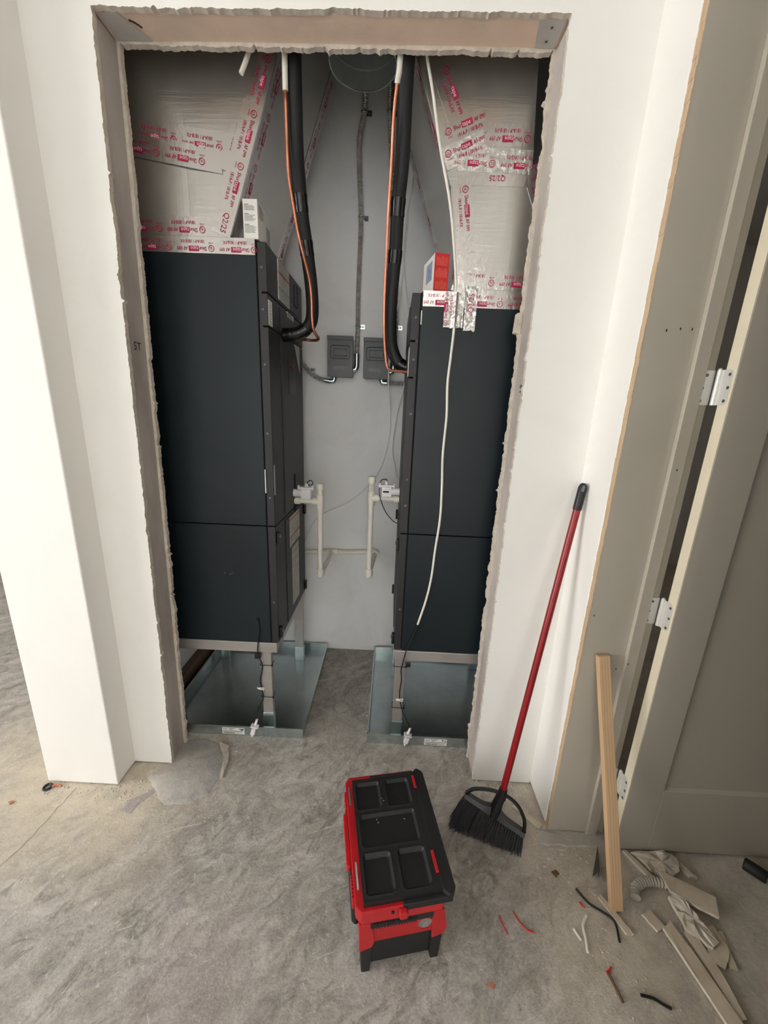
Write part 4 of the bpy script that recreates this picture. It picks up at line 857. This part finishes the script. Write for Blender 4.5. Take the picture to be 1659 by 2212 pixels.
# ------------------------------------------------------------------ float switches on the pan lips with their leads
def pan_switch(label, x, ylip, wire, tagp, ties, legx):
    t = thing('pan_float_switch', label, 'switch', (x, ylip, 0.02), group='white float switches clipped on the pans')
    M = Matrix.Translation((x, ylip, 0.03)) @ Matrix.Rotation(math.radians(14), 4, 'Y')
    mb = MB(); mb.box(-0.010, 0.010, -0.016, -0.003, -0.012, 0.022, M=M); part('clip_body', mb, 'switch', t, bevel=0.002)
    mb = MB(); mb.box(-0.018, 0.018, -0.012, 0.010, 0.024, 0.030, M=M); part('clip_wing', mb, 'switch', t, bevel=0.001)
    mb = MB(); mb.box(-0.008, 0.008, 0.0065, 0.016, -0.012, 0.030, M=M); part('float', mb, 'switch', t, bevel=0.002)
    mb = MB(); mb.cyl(M @ V(0, -0.009, -0.012), M @ V(0, -0.009, -0.026), 0.007, 0.004, n=10); part('adjuster', mb, 'switch', t)
    mb = MB(); mb.cyl(M @ V(0, 0.004, 0.030), M @ V(0.002, 0.006, 0.062), 0.0065, 0.005, n=10); part('stem', mb, 'switch', t, smooth=True)
    st = M @ V(0.002, 0.006, 0.060); mb = MB(); mb.tube(spline([tuple(st)]+wire, 8), 0.0026, 6); part('wire_lead', mb, 'bwire', t, smooth=True)
    q = V(*tagp); mb = MB(); mb.add([q+V(-0.026, 0, 0.008), q+V(-0.022, -0.001, 0.0), q+V(0.006, 0, -0.006), q+V(0.010, 0, 0.010), q+V(-0.006, -0.001, 0.010)], [(0, 1, 2, 3, 4)])
    mb.v += [a+V(0, 0.0006, 0) for a in mb.v]; mb.f += [(9, 8, 7, 6, 5)]+[(i, 5+i, 5+(i+1) % 5, (i+1) % 5) for i in range(5)]; mb.mi += [0]*6
    Tg = part('wire_tag', mb, 'card', t); mb = MB()
    for i in range(2): mb.box(q.x-0.006, q.x+0.005, q.y-0.0009, q.y-0.0005, q.z+0.001+i*0.004, q.z+0.0025+i*0.004)
    part('print', mb, 'ink', Tg)
    for z in ties:
        a, b, c, d = legx; mb = MB(); e = 0.0035
        mb.tube([V(a-e, c-e-0.003, z), V(b+e, c-e-0.003, z-0.001), V(b+e, d+e, z), V(a-e, d+e, z), V(a-e, c-e-0.003, z)], 0.0016, 4)
        mb.tube([V(b+e, c-e, z), V(b+0.007, c-0.006, z+0.012), V(b+0.009, c-0.008, z+0.022)], 0.0014, 4); mb.box(b+0.001, b+0.008, c-0.010, c-0.003, z-0.003, z+0.003)
        part('zip_tie', mb, 'bwire', t)
pan_switch('white float switch clipped to the front lip of the left pan', -0.588, 1.464,
  [(-0.585, 1.475, 0.098), (-0.565, 1.49, 0.14), (-0.548, 1.4985, 0.185), (-0.552, 1.4985, 0.225), (-0.558, 1.4985, 0.277), (-0.548, 1.4985, 0.33), (-0.545, 1.4975, 0.365), (-0.556, 1.494, 0.40), (-0.562, 1.4935, 0.43), (-0.556, 1.494, 0.50), (-0.550, 1.494, 0.545), (-0.556, 1.497, 0.592)], (-0.548, 1.494, 0.235), (0.36, 0.19), (-0.553, -0.506, 1.506, 1.53))
pan_switch('white float switch clipped to the front lip of the right pan', 0.124, 1.460,
  [(0.128, 1.472, 0.11), (0.105, 1.487, 0.15), (0.089, 1.4945, 0.20), (0.083, 1.4945, 0.25), (0.088, 1.4945, 0.323), (0.084, 1.494, 0.37), (0.090, 1.4915, 0.415), (0.105, 1.491, 0.492), (0.130, 1.4935, 0.56), (0.142, 1.4935, 0.596)], (0.092, 1.490, 0.215), (0.39, 0.17), (0.056, 0.101, 1.5025, 1.527))
mb = MB(); mb.box(-0.574, -0.548, 1.484, 1.4985, 0.402, 0.424); o = part('wire_clip', mb, 'black', None, bevel=0.002, base=V(-0.561, 1.49, 0.402)); tag(o, 'black wire clip under the front rail of the left stand', 'clip')
mb = MB(); mb.box(0.104, 0.124, 1.482, 1.4955, 0.40, 0.418); o = part('wire_clip', mb, 'black', None, bevel=0.002, base=V(0.114, 1.49, 0.40)); tag(o, 'black wire clip under the front rail of the right stand', 'clip')
# ------------------------------------------------------------------ cartons standing on the units
t = thing('instruction_carton', 'white carton with fine print standing on the left air handler', 'box', (-0.515, 1.57, 2.048))
mb = MB(); mb.box(-0.540, -0.490, 1.502, 1.635, 2.0485, 2.166); part('carton', mb, 'card', t, bevel=0.001)
mb = MB(); r = random.Random(3); zz = 2.150
for blk in (4, 5, 6):
    mb.box(-0.535, -0.520, 1.5012, 1.5018, zz-0.0011, zz+0.0007); zz -= 0.0042
    for i in range(blk): mb.box(-0.535, -0.535+0.040*r.uniform(0.7, 1), 1.5012, 1.5018, zz-0.0006, zz+0.0006); zz -= 0.0038
    zz -= 0.008
part('print', mb, 'scr', t)
mb = MB(); mb.box(-0.4895, -0.4888, 1.59, 1.632, 2.055, 2.12); part('picture_panel', mb, 'cardgrey', t)
mb = MB()
for i in range(7): mb.box(-0.4895, -0.4888, 1.515, 1.515+0.05*r.uniform(0.6, 1), 2.155-i*0.006, 2.1563-i*0.006)
part('print', mb, 'scr', t)
t = thing('thermostat_carton', 'red and white carton with a blue picture standing on the right unit', 'box', (0.128, 1.58, 1.9085), math.radians(13))
def lb(*a): m_ = MB(); return m_.box(*a)
lpart('carton', lb(-0.026, 0.026, -0.065, 0.065, 0.0005, 0.122), 'card', t, bevel=0.001)
lpart('red_end', lb(-0.0262, 0.0262, -0.0668, -0.0652, 0.0005, 0.122), 'cardred', t)
mb = MB(); r = random.Random(4)
for j in range(3):
    for i in range(13): mb.box(-0.020+i*0.0033, -0.0183+i*0.0033, -0.0674, -0.0669, 0.010+j*0.037, 0.010+j*0.037+0.030*r.uniform(0.7, 1))
lpart('print', mb, 'cardredl', t)
lpart('picture_panel', lb(-0.0268, -0.0261, -0.040, 0.025, 0.045, 0.105), 'blue', t)
lpart('red_end', lb(-0.0262, 0.0262, 0.0652, 0.0668, 0.0005, 0.122), 'cardred', t)
# ------------------------------------------------------------------ tool box
TB = thing('tool_box', 'red and black plastic tool box standing on the concrete floor', 'tool box', (-0.030, 0.690, 0), math.radians(11.1))
def cham(x0, x1, y0, y1, z0, z1, c, inset=0.0):
    mb = MB(); P = lambda i: [(x0+i+c, y0+i), (x1-i-c, y0+i), (x1-i, y0+i+c), (x1-i, y1-i-c), (x1-i-c, y1-i), (x0+i+c, y1-i), (x0+i, y1-i-c), (x0+i, y0+i+c)]
    a, b = P(inset), P(0); vs = [V(x, y, z0) for x, y in a]+[V(x, y, z1) for x, y in b]
    mb.add(vs, [tuple(range(7, -1, -1)), tuple(range(8, 16))]+[(i, (i+1) % 8, 8+(i+1) % 8, 8+i) for i in range(8)]); return mb
lpart('lower_tub', cham(0.012, 0.232, 0.012, 0.352, 0.016, 0.118, 0.012, 0.006), 'toolblack', TB, bevel=0.003)
for fx in (0.004, 0.200):
    for fy in (0.004, 0.322):
        mb = MB(); a, b = fx, fx+0.036; c, d = fy, fy+0.036
        mb.add([V(a+0.006, c+0.004, 0.0005), V(b-0.006, c+0.004, 0.0005), V(b-0.006, d-0.004, 0.0005), V(a+0.006, d-0.004, 0.0005), V(a, c, 0.12), V(b, c, 0.12), V(b, d, 0.12), V(a, d, 0.12)],
               [(3, 2, 1, 0), (4, 5, 6, 7), (0, 1, 5, 4), (1, 2, 6, 5), (2, 3, 7, 6), (3, 0, 4, 7)]); lpart('foot', mb, 'toolblack', TB, bevel=0.004)
lpart('middle_body', cham(0.006, 0.236, 0.008, 0.358, 0.118, 0.205, 0.014, 0.0), 'toolred', TB, bevel=0.003)
for fx in (-0.002, 0.198):
    mb = MB(); a, b = fx, fx+0.046; mb.add([V(a+0.004, 0.0, 0.102), V(b-0.008, 0.0, 0.112), V(b, 0.0, 0.135), V(b-0.012, 0.0, 0.205), V(a, 0.0, 0.205), V(a+0.004, 0.014, 0.102), V(b-0.008, 0.014, 0.112), V(b, 0.014, 0.135), V(b-0.012, 0.014, 0.205), V(a, 0.014, 0.205)],
       [(0, 1, 2, 3, 4), (9, 8, 7, 6, 5)]+[(i, 5+i, 5+(i+1) % 5, (i+1) % 5) for i in range(5)]); lpart('corner_guard', mb, 'toolred', TB, bevel=0.003)
lpart('rim', cham(-0.012, 0.240, -0.006, 0.372, 0.212, 0.262, 0.016, 0.003), 'toolred', TB, bevel=0.003)
mb = MB(); mb.box(0.03, 0.20, -0.0015, 0.02, 0.190, 0.214); lpart('vent', mb, 'toolblack', TB)
for i in range(16):
    mb = MB(); mb.box(0.036+i*0.0075, 0.040+i*0.0075, -0.0035, 0.001, 0.188, 0.211-0.0006*i); lpart('vent_fin', mb, 'black', TB)
# hose port on the front
def ringy(cx, cz, y, r0, r1, dep, n=24):
    mb = MB(); vs = []
    for rr, yy in ((r1, y), (r1-0.004, y-dep), (r0, y-dep), (r0, y+0.004)):
        vs += [V(cx+rr*math.cos(2*PI*i/n), yy, cz+rr*math.sin(2*PI*i/n)) for i in range(n)]
    mb.add(vs, [(q*n+i, q*n+(i+1) % n, (q+1)*n+(i+1) % n, (q+1)*n+i) for q in range(3) for i in range(n)]); return mb
HP = lpart('hose_port', ringy(0.180, 0.163, 0.008, 0.020, 0.027, 0.006), 'toolred', TB, smooth=True)
mb = MB(); mb.cyl((0.180, 0.004, 0.163), (0.180, 0.0075, 0.163), 0.0205, n=20); lpart('port_bore', mb, 'dustgrey', HP, smooth=False)
# lid with five shallow trays
lx0, lx1, ly0, ly1 = 0.010, 0.222, 0.004, 0.346
def rs(px, py, cx, cy, w_, h_, r=0.010):
    qx, qy = abs(px-cx)-w_/2+r, abs(py-cy)-h_/2+r; return math.hypot(max(qx, 0), max(qy, 0))+min(max(qx, qy), 0)-r
pk = [(0.058, 0.066, 0.080, 0.098), (0.158, 0.066, 0.080, 0.098), (0.108, 0.178, 0.176, 0.096), (0.058, 0.286, 0.080, 0.092), (0.158, 0.286, 0.080, 0.092)]
mb = MB(); nx, ny = 72, 116; vs = []
for j in range(ny+1):
    for i in range(nx+1):
        x, y = lx0+(lx1-lx0)*i/nx, ly0+(ly1-ly0)*j/ny; d = min(rs(x, y, *p) for p in pk)
        k = min(max(-d/0.007, 0), 1); lip = math.exp(-(d/0.0022)**2)*0.0016; vs.append(V(x, y, 0.279-0.009*k*k*(3-2*k)+lip))
w_ = nx+1; fs = [(j*w_+i, j*w_+i+1, (j+1)*w_+i+1, (j+1)*w_+i) for j in range(ny) for i in range(nx)]
bd = [i for i in range(w_)]+[j*w_+nx for j in range(1, ny+1)]+[ny*w_+i for i in range(nx-1, -1, -1)]+[j*w_ for j in range(ny-1, 0, -1)]
mb.add(vs, fs); n = len(bd); mb.add([vs[i] for i in bd]+[V(vs[i].x, vs[i].y, 0.262) for i in bd], [(i, (i+1) % n, n+(i+1) % n, n+i) for i in range(n)])
lpart('lid_tray', mb, 'toolblack', TB, smooth=True)
mb = cham(0.218, 0.258, -0.010, 0.362, 0.250, 0.2795, 0.016); lpart('lid_flange', mb, 'toolblack', TB, bevel=0.004)
mb = MB(); mb.box(0.070, 0.222, 0.346, 0.353, 0.262, 0.281); lpart('lid_back_bar', mb, 'toolblack', TB, bevel=0.002)
mb = cham(0.112, 0.250, -0.008, 0.006, 0.246, 0.268, 0.004); lpart('lid_front_bar', mb, 'toolblack', TB, bevel=0.002)
for y0, y1 in ((0.042, 0.098), (0.290, 0.334)):
    mb = MB(); mb.box(0.214, 0.2225, y0, y1, 0.276, 0.2835); lpart('latch_tab', mb, 'toolred', TB, bevel=0.0015)
for y0, y1 in ((0.035, 0.10), (0.262, 0.322)):
    mb = MB(); mb.cyl((-0.001, y0, 0.277), (-0.001, y1, 0.277), 0.003, n=8); lpart('hinge_pin', mb, 'galv', TB, smooth=True)
mb = cham(-0.026, -0.012, 0.105, 0.255, 0.236, 0.258, 0.004); lpart('side_handle', mb, 'toolred', TB, bevel=0.003)
for ys in (0.028, 0.268):
    for i in range(7):
        mb = MB(); mb.box(-0.017, -0.011, ys+i*0.0085, ys+0.005+i*0.0085, 0.222, 0.260); lpart('side_rib', mb, 'toolred', TB, bevel=0.001)
mb = cham(-0.014, 0.010, 0.05, 0.34, 0.118, 0.21, 0.008); lpart('side_guard', mb, 'toolblack', TB, bevel=0.004)
mb = MB(); mb.box(0.100, 0.124, -0.022, -0.004, 0.236, 0.258); lpart('front_catch', mb, 'toolred', TB, bevel=0.005)
mb = MB(); mb.cyl((0.086, -0.008, 0.246), (0.086, -0.0055, 0.246), 0.004, n=10); lpart('catch_hole', mb, 'gap', TB)
for x, y in ((0.10, 0.27), (0.105, 0.262), (0.075, 0.21), (0.078, 0.2), (0.16, 0.20)):
    mb = MB(); mb.ball((x, y, 0.2745 if abs(x-0.108) > 0.012 else 0.2795), 0.0018, 6, (1, 1, 0.5)); lpart('plaster_speck', mb, 'crumb', TB)
# ------------------------------------------------------------------ broom
BR = thing('broom', 'angled black broom with red handle leaning in the corner', 'broom', (0.407, 1.075, 0))
h0, h1 = V(0.455, 1.103, 0.175), V(0.6275, 1.252, 1.295)
ax = (h1-h0).normalized(); wv_ = V(0.953, -0.302, 0).normalized(); wv_ = (wv_-ax*wv_.dot(ax)).normalized(); tv = ax.cross(wv_)
g0 = h1-ax*0.085
mb = MB(); mb.cyl(h0, g0, 0.0118, n=16); part('handle', mb, 'broomred', BR, smooth=True)
mb = MB(); mb.tube([g0-ax*0.004, g0, g0+ax*0.07, g0+ax*0.08, g0+ax*0.086], lambda i: (0.0125, 0.0138, 0.0138, 0.011, 0.006)[i], 14); Gp = part('grip', mb, 'black', BR, smooth=True)
mb = MB(); q = g0+ax*0.068; mb.prism(rrect(0.009, 0.022, 0.0042, 4), frame(q-tv*0.0137 if tv.y > 0 else q+tv*0.0137, wv_, ax), 0.0008); part('hang_hole', mb, 'boxgrey', Gp)
mb = MB(); mb.cyl(h0-ax*0.02, h0+ax*0.018, 0.017, 0.0145, n=16); part('ferrule', mb, 'black', BR, smooth=True)
def bp(u, v, d=0.0): return h0+wv_*u+ax*v+tv*d
# head block: arched shell with two openings, built as bars
arc = [bp(-0.120, -0.062), bp(-0.100, -0.034), bp(-0.060, -0.014), bp(-0.015, -0.004), bp(0.03, -0.008), bp(0.065, -0.028), bp(0.092, -0.066), bp(0.102, -0.110)]
mb = MB(); mb.tube(spline(arc, 6), 0.0065, 8); part('head_arch', mb, 'black', BR, smooth=True)
bl, br_ = bp(-0.118, -0.066), bp(0.104, -0.112)
poly = []
mb = MB(); N_ = 24; vs = []
for i in range(N_+1):
    t_ = i/N_; u = -0.122+0.226*t_; vb = -0.070-0.050*t_; vt = vb+0.014+0.020*math.exp(-((t_-0.5)/0.14)**2)
    for v, d in ((vb, -0.017), (vt, -0.011), (vt, 0.011), (vb, 0.017)): vs.append(bp(u, v, d))
mb.add(vs, [(i*4+k, i*4+(k+1) % 4, i*4+4+(k+1) % 4, i*4+4+k) for i in range(N_) for k in range(4)]+[(3, 2, 1, 0), tuple(N_*4+k for k in range(4))]); part('head_block', mb, 'black', BR, smooth=True)
mb = MB(); mb.tube([bp(-0.012, -0.10), bp(-0.006, -0.04), bp(0, 0.0)], lambda i: (0.022, 0.018, 0.016)[i], 14); part('neck', mb, 'black', BR, smooth=True)
rb = random.Random(12); mb = MB()
fl, fr = V(0.281, 1.116, 0.002), V(0.522, 1.036, 0.002)
for i in range(2200):
    t_ = rb.random(); t_ = t_*0.45+0.55*min(max(round(t_*26)/26+rb.gauss(0, 0.006), 0), 1); d = rb.uniform(-0.016, 0.016); u = -0.118+0.218*t_; a = bp(u, -0.072-0.050*t_+0.004, d)
    e = fl+(fr-fl)*min(max(t_+rb.uniform(-0.02, 0.02), -0.03), 1.0)+V(0.302, 0.953, 0)*(d*1.7+rb.uniform(-0.006, 0.006)); e.z = abs(rb.gauss(0, 0.005))+0.001
    if rb.random() < 0.02: e += V(rb.uniform(-0.03, 0.02), rb.uniform(-0.01, 0.01), 0.01)
    mid = a+(e-a)*0.5+V(rb.uniform(-0.004, 0.002), rb.uniform(-0.003, 0.003), 0.004)
    dd = (e-a).normalized(); o1 = dd.cross(tv).normalized()*0.0009; o2 = tv*0.0009
    mb.add([a+o1, a+o2-o1, a-o2-o1, mid+o1, mid+o2-o1, mid-o2-o1, e+o1*0.6, e+o2*0.6-o1*0.6, e-o2*0.6-o1*0.6],
           [(0, 1, 4, 3), (1, 2, 5, 4), (2, 0, 3, 5), (3, 4, 7, 6), (4, 5, 8, 7), (5, 3, 6, 8), (6, 7, 8)])
part('bristles', mb, 'bristle', BR, kind='stuff')
# ------------------------------------------------------------------ leaning pine strip
a, b = V(0.772, 0.872, 0.0), V(0.705, 1.094, 0.768)
ax = (b-a).normalized(); ux = V(1, 0.08, 0); ux = (ux-ax*ux.dot(ax)).normalized(); uy = ax.cross(ux); Lw = (b-a).length
o = bpy.data.objects.new('wood_strip', lb(-0.019, 0.019, -0.0065, 0.0125, 0.006, Lw).mesh('wood_strip', 'pine', 0.0012)); COL.objects.link(o)
o.matrix_world = frame(a, ux, uy); tag(o, 'pine wood strip leaning upright against the door jamb', 'wood strip')
# ------------------------------------------------------------------ rubbish on the floor
def scrap(name, label, cat, pts, h, m='scrap', z=0.001, seed=1, sub=4, tilt=(0, 0), amp=0.002, edge=None):
    P = []
    for (x1, y1), (x2, y2) in zip(pts, pts[1:]+pts[:1]):
        for i in range(sub):
            t_ = i/sub; q = V(x1+(x2-x1)*t_, y1+(y2-y1)*t_, 0); q += V(noise.noise(q*60+V(seed, 0, 0)), noise.noise(q*60+V(0, seed, 3)), 0)*amp; P.append(q)
    c = sum(P, V(0, 0, 0))/len(P); n = len(P)
    zz = lambda q: z+(q.x-c.x)*tilt[0]+(q.y-c.y)*tilt[1]
    mb = MB(); lo = [V(q.x, q.y, max(zz(q), 0.0008)) for q in P]; hi = [V(q.x, q.y, max(zz(q), 0.0008)+h*(1+0.15*noise.noise(q*40))) for q in P]
    mb.add(lo+hi, [tuple(range(n-1, -1, -1))]+([tuple(range(n, 2*n))] if m != 'scrapgyp' else []))
    if m == 'scrapgyp':   # broken, lumpy face
        rr = random.Random(seed); ring = [c+(q-c)*0.6 for q in P]; o_ = len(mb.v)
        mb.add([V(q.x, q.y, max(zz(q), 0.0008)+h*rr.uniform(0.5, 1.9)) for q in ring]+[V(c.x, c.y, z+h*1.2)], [])
        fs_ = [(n+i, n+(i+1) % n, o_+(i+1) % n, o_+i) for i in range(n)]+[(o_+i, o_+(i+1) % n, o_+n) for i in range(n)]; mb.f += fs_; mb.mi += [0]*len(fs_)
    mb.f += [(i, (i+1) % n, n+(i+1) % n, n+i) for i in range(n)]; mb.mi += [1]*n
    o = part(name, mb, [m, edge or 'scrapgyp'], None, base=V(c.x, c.y, 0)); return tag(o, label, cat, 'drywall and board offcuts by the door')
scrap('drywall_scrap', 'thin torn drywall strip lying by the foot of the door', 'drywall scrap', [(0.888, 1.045), (0.900, 1.047), (0.955, 0.958), (0.940, 0.95)], 0.012, seed=1)
scrap('drywall_scrap', 'crumpled drywall slab lying under the door edge', 'drywall scrap', [(0.915, 1.042), (1.03, 1.046), (1.06, 1.02), (1.045, 0.98), (0.99, 0.968), (0.955, 0.99)], 0.014, 'scrapgyp', seed=2, tilt=(0.05, 0.03), z=0.006, amp=0.012)
scrap('drywall_scrap', 'pointed drywall strip angling away from the door', 'drywall scrap', [(1.035, 1.045), (1.052, 1.045), (1.098, 0.972), (1.072, 0.975)], 0.013, seed=3)
scrap('drywall_scrap', 'flat tan board offcut over the grey flex tube', 'board offcut', [(0.962, 0.968), (0.978, 0.968), (1.098, 0.905), (1.068, 0.853), (1.02, 0.877), (0.962, 0.915)], 0.010, z=0.026, seed=4, amp=0.001)
scrap('drywall_scrap', 'pale curled drywall strip with brown torn paper', 'drywall scrap', [(0.950, 0.905), (0.988, 0.918), (1.01, 0.86), (1.03, 0.80), (1.005, 0.79), (0.955, 0.83)], 0.014, 'scrapgyp', z=0.010, seed=5, amp=0.007, tilt=(0.0, 0.1))
scrap('drywall_scrap', 'longest tan strip running off towards the viewer', 'board offcut', [(0.888, 0.832), (0.922, 0.848), (0.945, 0.76), (0.975, 0.60), (0.935, 0.585), (0.908, 0.73)], 0.010, z=0.004, seed=6, amp=0.001)
scrap('drywall_scrap', 'second long strip lying right of the longest tan strip', 'board offcut', [(0.948, 0.826), (0.978, 0.832), (0.990, 0.74), (0.985, 0.655), (0.966, 0.65), (0.958, 0.74)], 0.009, z=0.002, seed=7, amp=0.0012)
scrap('drywall_scrap', 'short tan board end beside a dark wire scrap', 'board offcut', [(1.012, 0.842), (1.05, 0.845), (1.055, 0.79), (1.01, 0.75), (0.98, 0.762)], 0.009, z=0.002, seed=8, amp=0.0015)
scrap('drywall_scrap', 'small grey board piece left of the curled strip', 'board offcut', [(0.846, 0.866), (0.880, 0.876), (0.898, 0.838), (0.868, 0.825)], 0.008, z=0.001, seed=9)
scrap('drywall_scrap', 'narrow splinter of board by the foot of the pine strip', 'board offcut', [(0.73, 0.905), (0.742, 0.91), (0.775, 0.845), (0.79, 0.815), (0.768, 0.815)], 0.008, z=0.001, seed=10)
scrap('drywall_scrap', 'thin board sliver at the far right of the pile', 'board offcut', [(1.055, 0.835), (1.07, 0.835), (1.045, 0.75), (1.025, 0.755)], 0.006, seed=14)
scrap('drywall_scrap', 'flat cardboard strip on the floor behind the broom', 'board offcut', [(0.535, 1.19), (0.555, 1.20), (0.632, 1.125), (0.615, 1.11)], 0.006, seed=13)
flex('flex_tube_offcut', 'short curved grey flex tube offcut on the floor', [(0.848, 0.905, 0.0155), (0.862, 0.930, 0.0155), (0.895, 0.947, 0.0155), (0.93, 0.952, 0.0155), (0.975, 0.947, 0.0155)], 0.0115, [], [], 'conduit', 'flexgrey', 0.010, 0.3)
t = thing('foam_roller', 'short black foam roller lying right of the door foot', 'roller', (1.318, 0.99, 0.0))
mb = MB(); mb.cyl((1.292, 1.022, 0.0205), (1.333, 0.978, 0.0205), 0.020, n=20); part('sleeve', mb, 'foam', t, smooth=True, bevel=0.003)
mb = MB(); mb.cyl((1.333, 0.978, 0.0205), (1.352, 0.958, 0.0205), 0.0075, n=12); part('core', mb, 'gwire', t)
t = thing('bent_metal_scrap', 'folded dark metal scrap standing at the foot of the jamb', 'metal scrap', (0.765, 0.995, 0))
mb = MB()
mb.add([V(0.803, 1.055, 0.012), V(0.742, 0.965, 0.001), V(0.752, 0.955, 0.045), V(0.760, 0.962, 0.004), V(0.803, 1.0545, 0.014), V(0.743, 0.9655, 0.003), V(0.753, 0.9555, 0.047), V(0.761, 0.9625, 0.006)], [(0, 1, 2), (0, 2, 3), (6, 5, 4), (7, 6, 4), (0, 4, 5, 1), (1, 5, 6, 2), (2, 6, 7, 3), (3, 7, 4, 0)])
part('left_leaf', mb, 'darkmetal', t)
mb = MB(); mb.add([V(0.803, 1.055, 0.012), V(0.752, 0.955, 0.043), V(0.772, 0.952, 0.001), V(0.804, 1.056, 0.013), V(0.7535, 0.954, 0.045), V(0.774, 0.951, 0.002)], [(0, 1, 2), (5, 4, 3), (0, 3, 4, 1), (1, 4, 5, 2), (2, 5, 3, 0)]); part('right_leaf', mb, 'galv', t)
def litter(name, label, pts, r, m, cat='wire'):
    return cable(name, label, pts, r, m, cat, 6)
litter('wire_offcut', 'long black wire offcut curling on the floor near the pine strip', [(0.668, 0.926, 0.004), (0.692, 0.888, 0.004), (0.726, 0.867, 0.004), (0.750, 0.844, 0.004), (0.739, 0.797, 0.004)], 0.0032, 'bwire')
litter('wire_offcut', 'pale curved cable jacket offcut on the floor', [(0.668, 0.855, 0.005), (0.646, 0.83, 0.005), (0.640, 0.80, 0.005), (0.631, 0.769, 0.005)], 0.0042, 'wire')
litter('wire_offcut', 'short straight cable jacket offcut beside the curved one', [(0.614, 0.822, 0.004), (0.619, 0.81, 0.004), (0.625, 0.796, 0.004)], 0.0035, 'wire')
litter('wire_offcut', 'brown wire offcut with a red end near the bottom edge', [(0.668, 0.728, 0.004), (0.674, 0.70, 0.004), (0.678, 0.674, 0.004)], 0.004, 'brownscrap')
litter('wire_offcut', 'red end of wire lying by the brown offcut', [(0.664, 0.730, 0.004), (0.676, 0.735, 0.005), (0.684, 0.742, 0.004)], 0.0025, 'cardred')
litter('wire_offcut', 'dark strand of cord near the bottom right corner', [(0.735, 0.690, 0.004), (0.765, 0.685, 0.004), (0.785, 0.675, 0.004), (0.802, 0.668, 0.004)], 0.0035, 'bwire')
litter('wire_offcut', 'thin copper red wire right of the tool box, nearer one', [(0.395, 0.845, 0.002), (0.40, 0.825, 0.002), (0.41, 0.80, 0.002)], 0.0018, 'cardred')
litter('wire_offcut', 'thin copper red wire right of the tool box, curled at its end', [(0.442, 0.858, 0.002), (0.452, 0.835, 0.002), (0.47, 0.815, 0.002), (0.49, 0.808, 0.002)], 0.0018, 'cardred')
litter('wire_offcut', 'tiny red wire bit by the black wire offcut', [(0.663, 0.89, 0.003), (0.668, 0.882, 0.003), (0.674, 0.876, 0.003)], 0.0022, 'cardred')
scrap('leaf_scrap', 'dry brown scrap on the floor right of the broom', 'scrap', [(0.605, 0.972), (0.622, 0.978), (0.632, 0.966), (0.615, 0.955)], 0.003, 'brownscrap', seed=11, edge='brownscrap')
scrap('leaf_scrap', 'small rust coloured scrap right of the tool box foot', 'scrap', [(0.328, 0.695), (0.338, 0.700), (0.343, 0.69), (0.334, 0.683)], 0.002, 'orange', seed=12, edge='orange')
t = thing('tape_roll_scrap', 'tiny black washer with orange wire at the foot of the pilaster', 'scrap', (-1.30, 1.165, 0))
mb = MB(); mb.tube([V(-1.305+0.013*math.cos(q), 1.165+0.013*math.sin(q), 0.004) for q in [2*PI*i/20 for i in range(21)]], 0.0045, 6, False); part('washer', mb, 'black', t, smooth=True)
mb = MB(); mb.tube(spline([(-1.29, 1.168, 0.005), (-1.275, 1.175, 0.006), (-1.255, 1.172, 0.004)], 5), 0.004, 6); part('wire_end', mb, 'orange', t)
scrap('leaf_scrap', 'small reddish chip left of the pilaster foot', 'scrap', [(-1.40, 1.10), (-1.388, 1.108), (-1.378, 1.10), (-1.388, 1.092)], 0.003, 'orange', seed=15, edge='orange')
